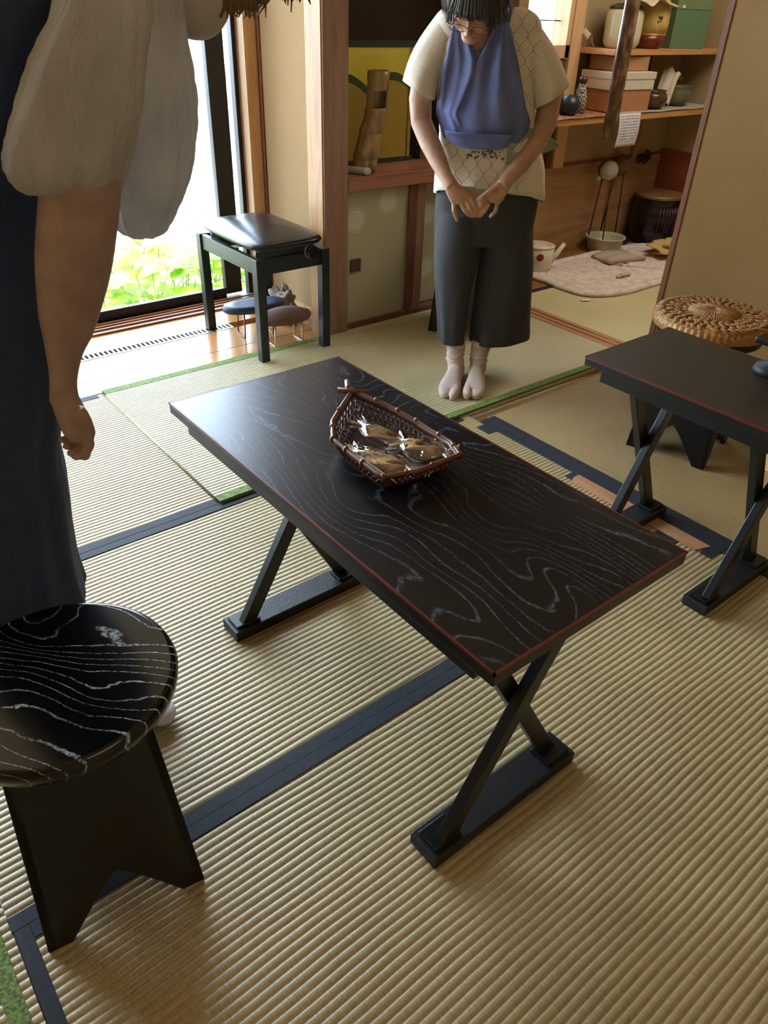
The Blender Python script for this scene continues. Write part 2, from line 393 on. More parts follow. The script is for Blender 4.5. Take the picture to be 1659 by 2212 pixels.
# polished floor strip with sill tracks and vent grille
fs = MB(); yb0 = 2.97
for a, b in ((2.97, 3.10), (3.103, 3.335), (3.405, 3.60)): fs.box(-2.05, 2.05, a, b, -0.03, 0.0)
struct(fs.build('floor', M_oakfloor, bevel=0.0008), 'polished amber floor boards along the window')
ts = MB()
ts.box(-2.05, 2.1, 3.60, 3.72, -0.03, 0.010); 
for y in (3.63, 3.665, 3.70): ts.box(-2.05, 2.1, y, y+0.012, 0.010, 0.018)
struct(ts.build('trim_14', M_sillx), 'grooved wooden window sill at floor level')
gr = thing('floor_vent_grille', 'long silvery slotted vent grille set in the floor boards by the window', 'vent', (0.3, 3.37, -0.002))
gm = MB(); gm.box(-1.9, 1.42, -0.035, -0.024, -0.01, 0.004); gm.box(-1.9, 1.42, 0.024, 0.035, -0.01, 0.004)
x = -1.9
while x < 1.42:
    gm.box(x, x+0.010, -0.024, 0.024, -0.006, 0.003); x += 0.023
gm.build('slotted_plate', plain('brushed_aluminium', 'B9BCC0', 0.35, 0.7, var=0.05), gr)
MB().box(-1.9, 1.42, -0.03, 0.03, -0.012, -0.008).build('slot_shade', plain('dark_void', '050505', 0.9), gr)  # black sheet standing in for the shade below the slots

# ------------------------------------------------------------------ tatami mats (ribbed straw surface is real relief)
def ribs(x0, x1, y0, y1, ztop, pitch=0.0168, amp=0.0028, seg=0.08, ang=0.0, along='x'):
    """rounded straw ribs running along x or y; ang slants them across the mat"""
    m = MB(); L, Wd = (x1-x0, y1-y0) if along == 'x' else (y1-y0, x1-x0)
    sh = math.tan(ang)*L; nr = max(2, int(round((Wd+abs(sh))/pitch))); nl = max(2, int(L/seg)); k = 6
    P_ = (Wd+abs(sh))/nr; ph = random.uniform(0, 6); vs = []
    for i in range(nl+1):
        u = L*i/nl
        for j in range(nr*k+1):
            w = P_*j/k - (sh if sh > 0 else 0) + sh*(1-u/L if sh > 0 else -u/L)
            h = amp*(abs(math.sin(PI*(j % k)/k))**0.55)
            w += 0.0016*math.sin(u*7+ph+w*3)+0.001*math.sin(u*19+w*21)
            w = min(max(w, 0.0), Wd)
            p = (x0+u, y0+w, ztop-amp+h) if along == 'x' else (x0+w, y0+u, ztop-amp+h)
            vs.append(p)
    fs = []; n = nr*k+1
    for i in range(nl):
        for j in range(n-1):
            a = i*n+j; fs.append((a, a+n, a+n+1, a+1))
    m.add(vs, fs)
    m.box(x0, x1, y0, y1, -0.03, ztop-amp-0.0005)
    return m
def mat(label, x0, x1, y0, y1, straw, borders, bmat, z=0.0, along='x', ang=0.0, pitch=0.0168, amp=0.0028):
    """borders: list of (x0,x1,y0,y1) strips"""
    t = thing('tatami_mat', label, 'tatami mat', ((x0+x1)/2, (y0+y1)/2, 0))
    cx, cy = (x0+x1)/2, (y0+y1)/2
    ribs(x0-cx, x1-cx, y0-cy, y1-cy, z, pitch=pitch, along=along, ang=ang, amp=amp).build('straw_surface', straw, t, smooth=True)
    for b in borders:
        MB().box(b[0]-cx, b[1]-cx, b[2]-cy, b[3]-cy, z-0.01, z+0.0012).build('cloth_border', bmat, t, bevel=0.001)
    return t
mat('old tatami mat with black cloth border under the round stool and near table foot', -0.045, 2.026, -0.35, 0.91, M_tat,
    [(-0.045, 1.985, 0.879, 0.911), (-0.072, -0.045, -0.35, 0.9105)], M_bind)
mat('old straw tatami mat beneath the middle of the long black table', -0.075, 2.026, 0.911, 1.929, M_tat,
    [(-0.075, 1.985, 0.911, 0.943), (-0.075, 1.985, 1.897, 1.929)], M_bind)
mat('straw tatami mat between window boards and leaning person, with black cloth borders', -1.2, 0.882, 1.930, 2.965, M_tat,
    [(-1.2, 0.882, 1.930, 1.963), (-1.2, 0.86, 2.93, 2.968)], M_bind)
mat('greenish new tatami mat with green cloth borders under the woman in apron', 0.886, 3.122, 1.926, 2.965, M_tatg,
    [(0.886, 3.122, 1.926, 1.962), (0.886, 2.0, 2.925, 2.968)], M_bindg, z=0.011)
mat('brown worn tatami mat under the small black table and the cushioned stool', 2.072, 3.122, -1.0, 1.86, M_tatd,
    [(2.072, 2.115, -1.0, 1.852)], M_bind, along='y', ang=0.25, pitch=0.0165, amp=0.0048)
mat('pale green tatami mat in the back room beyond the threshold', 3.255, 5.33, 0.0, 2.90, M_tat2,
    [(3.255, 5.33, 2.86, 2.90)], M_bindp, pitch=0.0160)
mat('old tatami mat with wide green border at the bottom corner', -1.2, -0.0735, -0.4, 0.99, M_tat,
    [(-0.122, -0.090, -0.4, 0.99)], M_bindg, z=0.0)
mat('tatami mat behind the black stool, hidden mostly by the dark skirt', -1.2, -0.078, 0.995, 1.928, M_tat, [], M_bind)
tb = thing('tatami_edge_insert', 'narrow black cloth edging with small tabs beside the long table', 'tatami edging', (2.045, 1.0, 0))
MB().box(-0.017, 0.0265, -2.0, 0.852, -0.03, 0.001).build('cloth_border', M_bind, tb, bevel=0.001)
for y0, y1, x0 in ((0.752, 0.82, -0.065), (0.318, 0.362, -0.065), (-0.075, -0.045, -0.10), (-0.235, -0.195, -0.075)):
    MB().box(x0, -0.015, y0, y1, 0.0003, 0.0022).build('cloth_tab', M_bind, tb, bevel=0.001)
hs = MB().prism([(1.968, 0.82), (2.026, 0.80), (2.028, 1.335), (2.0, 1.335), (1.975, 1.325), (1.968, 1.30)], 0.0004, 0.0035, 'z').build('wooden_floor_strip', M_sill)
tag(hs, 'short brown wooden strip set in the tatami by the small table', 'wood strip')
# ribbed plank floor at the back of the second room
pf = MB(); y = 2.905; k = 0
while y < 3.39:
    pf.box(3.27, 5.33, y, y+0.021, -0.03, 0.002 + 0.0016*math.sin(k*2.1)); y += 0.0235; k += 1
struct(pf.build('floor', wood('ribbed_cane_floor', '6A4522', '9A6C3A', 'x', 0.5, 12)), 'dark ribbed cane flooring below the shelves')

# ------------------------------------------------------------------ outside
gnd = struct(MB().box(-14, 16, 3.92, 16, -0.45, -0.35).build('ground', plain('pale_gravel', 'DAD6CC', 0.95, var=0.15, scale=30, bump=0.4)))
def block_wall():
    t = NT('block_wall'); b = t.n('ShaderNodeTexBrick'); t.l(t.map(t.obj(), (1, 1, 1), (PI/2, 0, 0)), b.inputs[0])
    b.inputs['Color1'].default_value = srgb('A9A69E'); b.inputs['Color2'].default_value = srgb('989690'); b.inputs['Mortar'].default_value = srgb('6B6A66')
    b.inputs['Scale'].default_value = 2.5; b.inputs['Mortar Size'].default_value = 0.02
    return t.fin(b.outputs[0], 0.9)
struct(MB().box(-10, 14, 8.6, 8.8, -0.4, 0.75).build('wall_garden', block_wall()), 'pale garden block wall outside')
struct(MB().box(-2.3, 6.3, 3.9, 4.5, 3.1, 3.16).build('trim_15', M_ply), 'roof eave above the window')
def leaf_mat():
    t = NT('squash_leaf'); f = t.noise(t.obj(), 9, 3)
    col = t.ramp(f, [(0.3, srgb('3F7A22')), (0.7, srgb('9DBB3C'))])
    t.fin(col, 0.5); tl = t.n('ShaderNodeBsdfTranslucent'); t.l(t.ramp(f, [(0.3, srgb('86BE2E')), (0.7, srgb('E6EE6A'))]), tl.inputs[0])
    m = t.n('ShaderNodeMixShader'); m.inputs[0].default_value = 0.45
    t.l(t.b.outputs[0], m.inputs[1]); t.l(tl.outputs[0], m.inputs[2]); t.l(m.outputs[0], t.out.inputs[0]); return t.m
M_leaf = leaf_mat(); M_stem = plain('squash_stem', '6E8A3A', 0.6)
def leaf(m, c, r, tilt, az):
    """lobed squash leaf, cupped, one mesh patch"""
    R = Matrix.Rotation(az, 3, 'Z') @ Matrix.Rotation(tilt, 3, 'X'); c = Vector(c); n = 20; pts = [c]
    for ring in (0.5, 1.0):
        for j in range(n):
            a = 2*PI*j/n; lob = 1+0.16*math.cos(5*a)+0.05*math.cos(11*a)
            rr = r*ring*lob; z = 0.12*r*math.sin(3*a)*ring - 0.18*r*ring*ring
            pts.append(c + R @ Vector((rr*math.cos(a), rr*math.sin(a), z)))
    fs = [(0, 1+j, 1+(j+1) % n) for j in range(n)] + [(1+j, 1+n+j, 1+n+(j+1) % n, 1+(j+1) % n) for j in range(n)]
    m.add(pts, fs)
lm = MB(); sm = MB()
for px, py in [(0.3+0.31*i+random.uniform(-0.1, 0.1), 4.24+0.36*j) for i in range(11) for j in range(3)]:
    for i in range(9):
        a = random.uniform(0, 2*PI); d = 0.26*math.sqrt(random.random()); h = random.uniform(0.16, 0.50) if py < 4.4 else random.uniform(0.10, 0.40)
        c = (px+d*math.cos(a), py+d*math.sin(a)*0.8, h-0.35)
        leaf(lm, c, random.uniform(0.05, 0.13), random.uniform(-0.7, 0.5), random.uniform(0, 2*PI))
        sm.tube([(px, py, -0.36), ((px+c[0])/2+0.02, (py+c[1])/2, (c[2]-0.35)/2), c], 0.004, 5)
t = thing('squash_foliage', 'dense bed of large green squash leaves growing outside the window', 'plants'); t['kind'] = 'stuff'
lm.build('foliage', M_leaf, t, smooth=True, fix=False)['kind'] = 'stuff'; sm.build('stems', M_stem, t, smooth=True)['kind'] = 'stuff'
# ------------------------------------------------------------------ tables
M_top = grain_lacquer('grained_black_tabletop', 'y', density=26.0, w=0.22, line='6A7480', cover=(0.30, 0.58), lvl=0.55, rough=0.28, st=0.35, lin_k=34.0, nsc=4.0)
M_top2 = plain('plain_brown_black_tabletop', '2C261B', 0.42, var=0.1, scale=50)
def table(label, loc, wd, ln, h, fx, fy, topm, th=0.026, rail=True):
    """wd along x, ln along y; fx half foot length, fy foot centre distance"""
    t = thing('low_table', label, 'table', loc)
    top = MB().box(-wd/2, wd/2, -ln/2, ln/2, h-th, h-0.0042).build('table_edge', M_lacq, t, bevel=0.002)
    top = MB().box(-wd/2+0.0035, wd/2-0.0035, -ln/2+0.0035, ln/2-0.0035, h-0.004, h).build('tabletop', topm, t)
    rd = MB()
    a, b, w = wd/2+0.0004, ln/2+0.0004, 0.004
    for s in (-1, 1):
        rd.box(min(s*a, s*(a-w)), max(s*a, s*(a-w)), -b, b, h-0.0045, h+0.0003)
        rd.box(-a, a, min(s*b, s*(b-w)), max(s*b, s*(b-w)), h-0.0045, h+0.0003)
    rd.build('red_edge_line', M_red, top)
    for s in (-1, 1):
        MB().box(s*(wd/2-0.026)-0.010, s*(wd/2-0.026)+0.010, -ln/2+0.05, ln/2-0.05, h-th-0.038, h-th).build('apron_rail', M_lacq, t, bevel=0.002)
        MB().box(-wd/2+0.05, wd/2-0.05, s*fy-0.02, s*fy+0.02, h-th-0.022, h-th).build('cross_rail', M_lacq, t)
        MB().box(-fx, fx, s*fy-0.038, s*fy+0.038, 0.0, 0.032).build('foot', M_lacqrough, t, bevel=0.003)
        for q in (-1, 1):   # the crossing legs
            x0, x1 = q*(fx-0.045), -q*(wd/2-0.075); z0, z1 = 0.026, h-th-0.004
            dx, dz = x1-x0, z1-z0; L = math.hypot(dx, dz)
            yo = s*fy + q*0.0125
            m = MB().rbox(((x0+x1)/2, yo, (z0+z1)/2), (0.043, 0.024, L+0.015), 0, 0, math.atan2(dx, dz))
            # trim by the floor and top
            m.v = [(x, y, min(max(z, 0.02), h-th)) for x, y, z in m.v]
            lg = m.build('leg', M_lacq, t, bevel=0.002)
            if 1: MB().box(x0-0.035, x0+0.035, s*fy-0.026, s*fy+0.026, 0.032, 0.040).build('leg_block', M_lacq, lg, bevel=0.002)
    return t
table('long black lacquered table with wavy wood grain, crossed legs and thin red edge line', (0.8195, 0.965, 0), 0.472, 1.03, 0.64, 0.21, 0.39, M_top)
table('small plain black table with crossed legs and red edge line, beside the cushioned stool', (1.89, 0.85, 0), 0.405, 0.64, 0.60, 0.18, 0.185, M_top2)

# ------------------------------------------------------------------ round stools
M_seatgrain = grain_lacquer('grained_black_seat', 'y', density=16.0, w=0.15, line='C9D3DC', cover=(0.28, 0.46), lvl=1.0, rough=0.14, seed=3.1, nsc=5.0, st=0.5, lin_k=46.0, rot=-0.8, base='060607')
def stool(label, loc, rz, r, h, d, seatm, th=0.034):
    t = thing('round_stool', label, 'stool', loc, rz)
    prof = [(0.001, h-th), (r-0.014, h-th), (r-0.002, h-th+0.006), (r, h-0.012), (r-0.004, h-0.003), (r-0.011, h), (0.001, h)]
    MB().lathe(prof, 72).build('seat', seatm, t, smooth=False)
    t_ = t.children[0]; me = t_.data
    sm = [abs(p.normal.z) < 0.97 for p in me.polygons]; me.polygons.foreach_set('use_smooth', sm)
    MB().lathe([(0.001, h-th-0.02), (r-0.04, h-th-0.02), (r-0.035, h-th), (0.001, h-th)], 48).build('seat_collar', M_lacq, t)
    hw = d/math.sqrt(2); tw = hw*0.78; H = h-th-0.01; thk = 0.016
    # four tapering panels with an arched opening at the floor
    for k in range(4):
        outline = [(-hw, 0)]
        aw, ah = hw-0.042, 0.135
        for i in range(0, 13):
            u = -1+2*i/12; outline.append((aw*u, ah*(1-abs(u)**1.15)))
        outline += [(hw, 0), (tw, H), (-tw, H)]
        outline = [(u, max(0, v)) for u, v in outline]
        m = MB().prism(outline, 0.0, thk, 'y')
        # lean inwards as it rises, push out to the side of the square
        M = Matrix.Rotation(k*PI/2, 4, 'Z')
        vs = []
        for (x, y, z) in m.v:
            off = -hw + (hw-tw)*z/H
            vs.append(tuple(M @ Vector((x, off+y, z))))
        m.v = vs; m.build('leg_panel', M_lacq, t, bevel=0.0015)
    return t
stool('black round wooden stool with white wavy grain on its seat, close by the dark skirt', (0.128, 0.955, 0), math.radians(-9), 0.1855, 0.495, 0.20, M_seatgrain)
stool('black round stool with woven cushion on top, behind the small table', (2.548, 1.267, 0), math.radians(14), 0.185, 0.475, 0.213, M_lacq)
stool('black stool mostly hidden behind the woman in the blue apron', (2.72, 2.66, 0.011), 0.5, 0.18, 0.52, 0.22, M_lacq)
# woven round cushion
def cushion(label, loc, R=0.205, th=0.05):
    t = thing('woven_cushion', label, 'cushion', loc, 0.2)
    def rimfn(a, r, z): return 1+0.012*math.sin(a*58)
    MB().lathe([(0.01, 0.0), (R*0.93, 0.0), (R*0.99, 0.008), (R, th*0.5), (R*0.985, th*0.82), (R*0.93, th), (R*0.8, th*0.98), (0.01, th*0.94)], 232, fn=rimfn).build('coiled_rim', M_strawrim, t, smooth=True)
    m = MB(); rnd = random.Random(3)
    # radiating straw strands with overlapping plaited rings
    for k in range(64):
        a = 2*PI*k/64; w = 0.5
        m.tube([(0.004*math.cos(a), 0.004*math.sin(a), th+0.016), (R*0.2*math.cos(a), R*0.2*math.sin(a), th+0.011+0.002*(k % 2)),
                (R*0.44*math.cos(a+0.03), R*0.44*math.sin(a+0.03), th+0.003)], [0.0022, 0.0045, 0.0045], 6)
    for ring, (r0, r1, n) in enumerate(((0.36, 0.60, 26), (0.48, 0.74, 34), (0.62, 0.86, 40), (0.76, 0.96, 46))):
        for k in range(n):
            a = 2*PI*(k+0.5*(ring % 2))/n + rnd.uniform(-0.04, 0.04); da = 2*PI/n*0.9
            da = da*(1 if ring % 2 else -1)*rnd.uniform(0.5, 1.3)
            p = [(R*r0*math.cos(a), R*r0*math.sin(a), th-0.001), (R*(r0+r1)/2*math.cos(a+da*0.5), R*(r0+r1)/2*math.sin(a+da*0.5), th+0.005),
                 (R*r1*math.cos(a+da*1.3), R*r1*math.sin(a+da*1.3), th-0.002)]
            m.tube(p, [0.006, 0.0105, 0.005], 8, flat=0.32)
    m.build('woven_straw', M_straw, t, smooth=True)
    return t
def straw():
    t = NT('golden_water_hyacinth'); f = t.noise(t.map(t.obj(), (1, 1, 3)), 60, 4, 0.65)
    t.bump(f, 0.4); return t.fin(t.ramp(f, [(0.25, srgb('6A4420')), (0.5, srgb('A87840')), (0.8, srgb('D8A868'))]), 0.42)
M_straw = straw(); M_strawrim = straw()
cushion('round woven straw cushion with radiating plaits lying on the black stool', (2.548, 1.267, 0.475))
cushion('brown cushion edge peeking out behind the woman in apron', (2.72, 2.66, 0.531), 0.19, 0.045)

# ------------------------------------------------------------------ piano bench
M_leather = plain('black_glossy_leather', '0B0C0F', 0.27, var=0.2, scale=60, bump=0.03)
M_bench = plain('satin_black_bench', '0F1316', 0.42, var=0.15)
pb = thing('piano_bench', 'black piano bench with padded leather seat by the window', 'bench', (1.785, 3.12, 0.0))
hx, hy = 0.17, 0.262
def pad(u, v):
    return None
def cushion_pad(hx, hy, z0, z1, dome):
    R = []; n = 48
    def ring(sx_, sy_, z):
        out = []
        for j in range(n):
            a = 2*PI*j/n; c, s = math.cos(a), math.sin(a); p = 6.0
            k = (abs(c)**p + abs(s)**p)**(-1/p); out.append((hx*sx_*c*k, hy*sy_*s*k, z))
        return out
    h = z1-z0
    for s_, z in ((0.02, z0), (0.95, z0), (0.985, z0+h*0.18), (1.0, z0+h*0.42), (0.985, z0+h*0.66), (0.94, z0+h*0.86), (0.85, z1+dome*0.18), (0.6, z1+dome*0.62), (0.3, z1+dome*0.92), (0.02, z1+dome)):
        R.append(ring(s_, s_, z))
    return MB().rings(R)
cushion_pad(hx+0.02, hy+0.022, 0.502, 0.535, 0.022).build('padded_seat', M_leather, pb, smooth=True)
for sx_ in (-1, 1):
    for sy_ in (-1, 1):
        MB().box(sx_*hx-0.021, sx_*hx+0.021, sy_*hy-0.021, sy_*hy+0.021, 0, 0.475).build('leg', M_bench, pb, bevel=0.003)
    MB().box(sx_*hx-0.012, sx_*hx+0.012, -hy, hy, 0.405, 0.472).build('side_rail', M_bench, pb, bevel=0.002)
    MB().box(-hx, hx, sx_*hy-0.012, sx_*hy+0.012, 0.405, 0.472).build('end_rail', M_bench, pb, bevel=0.002)
lf = MB(); lf.box(-0.12, 0.12, -0.2, 0.2, 0.488, 0.502)
for s in (-1, 1): lf.rbox((0.07*s, 0, 0.46), (0.02, 0.30, 0.012), 0, 0.25*s, 0)
lf.box(-0.15, 0.15, -0.21, -0.195, 0.455, 0.488); lf.box(-0.15, 0.15, 0.195, 0.21, 0.455, 0.488)
lf.build('lift_mechanism', plain('steel_grey', '8E9296', 0.35, 0.8), pb)
kn = MB(); 
kn.lathe([(0.001, 0), (0.026, 0), (0.03, 0.006), (0.03, 0.024), (0.026, 0.03), (0.001, 0.03)], 40, fn=lambda a, r, z: 1+0.02*math.sin(a*30))
kn.xf(Matrix.Translation((0.09, -hy-0.012, 0.475)) @ Matrix.Rotation(PI/2, 4, 'X')); 
knob = kn.build('height_knob', plain('glossy_black_knob', '101010', 0.2), pb, smooth=False)
MB().tube([(0.09, -hy-0.010, 0.475), (0.09, -hy-0.024, 0.475)], 0.0312, 40).build('knob_ring', plain('ribbed_chrome', 'B8B8B4', 0.3, 0.8), knob)

# seiza stools under the bench
def seiza(label, loc, rz, hexc, sxr, legcol, h=0.15, th=0.035, dome=0.0):
    t = thing('kneeling_stool', label, 'stool', loc, rz)
    prof = [(0.01, h), (0.95, h), (1.0, h+th*0.3), (1.0, h+th*0.7), (0.96, h+th), (0.6, h+th+dome*0.7), (0.01, h+th+dome)]
    m = MB().lathe([(r*0.105, z) for r, z in prof], 40, sxy=(sxr, 0.78)); m.build('padded_top', plain('cloth_'+hexc, hexc, 0.45 if dome == 0 else 0.9, var=0.15, scale=90, bump=0.1), t, smooth=True)
    lm = plain('wire_'+legcol, legcol, 0.3, 0.9)
    for s in (-1, 1):
        MB().tube([(s*0.07, -0.045, h), (s*0.075, -0.05, 0.02), (s*0.075, -0.045, 0.004), (s*0.075, 0.045, 0.004), (s*0.075, 0.05, 0.02), (s*0.07, 0.045, h)], 0.0038, 8).build('wire_leg', lm, t, smooth=True)
    return t
seiza('low oval kneeling stool with dark blue glossy top under the bench', (1.77, 3.20, 0), -0.15, '1F3550', 1.55, '7A5A42', 0.13, 0.03)
seiza('low oval kneeling stool with brown cloth top under the bench', (1.83, 3.02, 0), -0.1, '6A4F47', 1.35, 'C9C2B2', 0.115, 0.03, 0.028)
# crumpled grey knitted bag in the corner
def lump(c, r, seed, amp=0.12, n=40, m_=26, fl=1.0):
    rnd = random.Random(seed); ks = [(rnd.uniform(1, 5), rnd.uniform(1, 5), rnd.uniform(0, 6), rnd.uniform(0, 6)) for _ in range(9)]
    m = MB(); R = []
    for i in range(m_+1):
        th = min(max(PI*i/m_, 0.03), PI-0.03); ring = []
        for j in range(n):
            ph = 2*PI*j/n
            k = 1+amp*sum(math.sin(a*th*2+p1)*math.sin(round(b)*ph+p2) for a, b, p1, p2 in ks)/2
            ring.append((c[0]+r[0]*k*math.sin(th)*math.cos(ph), c[1]+r[1]*k*math.sin(th)*math.sin(ph), max(c[2]-r[2]*k*math.cos(th)*fl, 0.001)))
        R.append(ring)
    return m.rings(R)
kb = thing('knitted_bag', 'crumpled grey knitted drawstring bag in the corner under the bench', 'bag', (1.985, 3.27, 0))
lump((0, 0, 0.085), (0.055, 0.085, 0.085), 4, 0.22).build('bag_body', plain('grey_knit', '8A7B70', 0.95, var=0.35, scale=120, bump=0.8), kb, smooth=True)
MB().tube([(0.02, 0.02, 0.15), (0.0, 0.06, 0.185), (-0.02, 0.09, 0.15)], 0.004, 8).build('drawstring', plain('cream_cord', 'C9BFA8', 0.8), kb, smooth=True)
MB().tube([(0.0, -0.06, 0.11), (-0.02, -0.1, 0.13), (-0.03, -0.105, 0.04), (-0.04, -0.08, 0.01)], 0.004, 8).build('drawstring', plain('cream_cord', 'C9BFA8', 0.8), kb, smooth=True)

# ------------------------------------------------------------------ basket with wrapped cakes on the table
TZ = 0.64
M_bamboo = plain('dark_smoked_bamboo', '6A4326', 0.35, var=0.35, scale=40, bump=0.2)
M_weave = plain('woven_bamboo_strip', '57301C', 0.4, var=0.4, scale=60, bump=0.2)
bk = thing('bamboo_basket', 'shallow boat-shaped woven bamboo basket on the long black table', 'basket', (0.815, 0.985, TZ))
# outline of the rim in table coordinates (world minus location) , z above table
rim_w = [(0.888, 1.196), (0.775, 1.11), (0.738, 1.055), (0.735, 0.985), (0.733, 0.89), (0.800, 0.868), (0.905, 0.868), (0.925, 0.915), (0.925, 1.02), (0.915, 1.10)]
rim = [(x-0.815, y-0.985) for x, y in rim_w]
def rimz(x, y): return 0.045 + 0.012*max(0, (y)/0.2)
def closed(pts, f, sc=1.0, z=None):
    out = []
    n = len(pts)
    for i in range(n):
        a, b = Vector(pts[i]), Vector(pts[(i+1) % n])
        for k in range(6):
            p = a.lerp(b, k/6)*sc; out.append((p.x, p.y+ (0.0), f(p.x, p.y) if z is None else z))
    return out
ro = closed(rim, rimz)
MB().tube(ro+[ro[0]], 0.0042, 8, flat=1.3).build('rim', M_bamboo, bk, smooth=True); rim_o = bpy.context.scene.objects[-1] if False else [c for c in bk.children if c.name.startswith('rim')][0]
MB().tube([(p[0]*0.965, p[1]*0.965, p[2]-0.004) for p in ro]+[(ro[0][0]*0.965, ro[0][1]*0.965, ro[0][2]-0.004)], 0.004, 8, flat=1.8).build('inner_rim', M_weave, bk, smooth=True)
bind = MB()
for i in range(0, len(ro), 4):
    p = Vector(ro[i]); q = Vector(ro[(i+1) % len(ro)]); d = (q-p).normalized()
    MB().tube([p-d*0.003, p+d*0.003], 0.0064, 8, flat=1.2).build('rim_binding', M_bamboo, rim_o, smooth=True)
# two crossing ends sticking out at the pointed corner
MB().tube([(0.06, 0.205, 0.060), (0.085, 0.245, 0.064)], 0.006, 8).build('rim_end', M_bamboo, bk, smooth=True)
MB().tube([(0.09, 0.185, 0.058), (0.045, 0.225, 0.062)], 0.006, 8).build('rim_end', M_bamboo, bk, smooth=True)
# open lattice sides and a closed bottom
wv = MB(); base = closed(rim, rimz, 0.74, 0.004); n = len(ro)
for i in range(0, n):
    for dk in (3, -3):
        a = Vector(ro[i]); b = Vector(base[(i+dk) % n]); mid = (a+b)/2; mid.z -= 0.004; mid += Vector((mid.x, mid.y, 0))*0.05
        wv.tube([a, mid, b], 0.0019, 5, flat=0.8)
for f in (0.3, 0.55, 0.8):
    ring = [tuple(Vector(ro[i]).lerp(Vector(base[i]), f)) for i in range(n)]; wv.tube(ring+[ring[0]], 0.0016, 5)
wv.build('lattice_sides', M_weave, bk, smooth=True)
bt = MB(); c0 = (0.01, 0.0, 0.004)
bt.add([c0]+base, [(0, 1+i, 1+(i+1) % n) for i in range(n)])
o = bt.build('woven_bottom', M_weave, bk)
sol = o.modifiers.new('t', 'SOLIDIFY'); sol.thickness = 0.003
# folded paper lining
MB().rbox((0.005, -0.02, 0.009), (0.085, 0.13, 0.0015), 0.1).build('paper_lining', plain('white_paper', 'C9C6C0', 0.6), bk)
MB().rbox((-0.064, -0.045, 0.036), (0.014, 0.13, 0.0015), 0.0, 0, 0.9).build('paper_lining', MATS['white_paper'], bk)
# cakes wrapped in clear film
M_film = glassy(NT('clear_film'), (0.90, 0.90, 0.92, 1), 0.22)
M_film2 = glassy(NT('pleated_film'), (0.85, 0.86, 0.88, 1), 0.45)
M_cake = plain('brown_sponge_cake', '8E5F3C', 0.7, var=0.35, scale=60, bump=0.3)
M_cakeg = plain('sage_green_paste', '5E6A4A', 0.6, var=0.3, scale=40)
def cake(label, c, rz, L=0.10, seed=1, tilt=0.0):
    t = thing('wrapped_cake', label, 'wrapped cake', c, rz, None)
    rnd = random.Random(seed)
    m = MB().rbox((0, 0, 0.012), (L*0.72, 0.036, 0.020), 0, 0, 0.05); o = m.build('cake', M_cake, t, bevel=0.006)
    MB().rbox((0.006, -0.004, 0.002), (L*0.70, 0.040, 0.007), 0.08).build('bean_paste', M_cakeg, o, bevel=0.002)
    # loose film pillow pinched at both ends
    R = []; n = 28
    for i in range(15):
        u = -1+2*i/14; k = max(0.10, (1-abs(u)**2.6))
        fl = abs(u) > 0.86
        ring = []
        for j in range(n):
            a = 2*PI*j/n
            wob = 1+0.13*math.sin(5*a+seed+u*5)+0.08*math.sin(9*a+u*11+seed*2)
            w = (0.034*k if not fl else 0.016+0.012*abs(u))*wob; h = (0.019*k if not fl else 0.004)*wob
            ring.append((u*L*0.66, w*math.cos(a), 0.014+h*math.sin(a)+0.006*abs(u)**3))
        R.append(ring)
    MB().rings(R, caps=False).build('clear_wrapper', M_film, t, smooth=True)
    for e in (-1, 1):   # twisted film ends
        m = MB().grid(lambda u, v: (e*L*(0.52+0.24*u), (v-0.5)*0.052*(0.35+0.9*u), 0.020+0.006*math.sin(v*26+seed)*(0.3+u)+0.010*u*math.sin(v*4+seed)), 6, 24)
        m.build('wrapper_end', M_film2, t, smooth=True)
    return t
cake('wrapped brown cake nearest the camera side of the basket', (0.785, 0.955, TZ+0.012), math.radians(-72), 0.12, 1)
cake('wrapped brown cake along the far side of the basket, partly over another', (0.855, 1.02, TZ+0.014), math.radians(-78), 0.13, 2)
cake('wrapped brown cake at the tapered front end of the basket', (0.872, 0.935, TZ+0.022), math.radians(-64), 0.085, 3)

# small black stand on the second table
st = thing('lacquer_stand', 'small black lacquer stand with square top on the small table', 'stand', (2.02, 0.80, 0.60), 0.0)
MB().lathe([(0.001, 0), (0.045, 0), (0.05, 0.006), (0.045, 0.02), (0.018, 0.03), (0.014, 0.05), (0.001, 0.05)], 28).build('base', plain('matt_black_stand', '0A0A0B', 0.6), st, smooth=True)
MB().tube([(0, 0, 0.03), (0, 0, 0.085)], 0.012, 16).build('stem', M_lacq, st, smooth=True)
MB().box(-0.05, 0.05, -0.05, 0.05, 0.083, 0.10).build('top_plate', M_lacq, st, bevel=0.004)
# pale wooden box behind the table legs at the frame edge
bxw = thing('pale_wooden_box', 'pale wooden box on a brown plinth, seen between the small table legs', 'box', (2.66, 0.70, 0))
MB().box(-0.16, 0.16, -0.22, 0.22, 0.07, 0.24).build('box_body', wood('yellow_pale_wood', 'C19A5C', 'D8B678', 'z', 0.5, 10), bxw, bevel=0.003)
MB().box(-0.17, 0.17, -0.23, 0.23, 0.0, 0.07).build('plinth', M_sill, bxw, bevel=0.003)
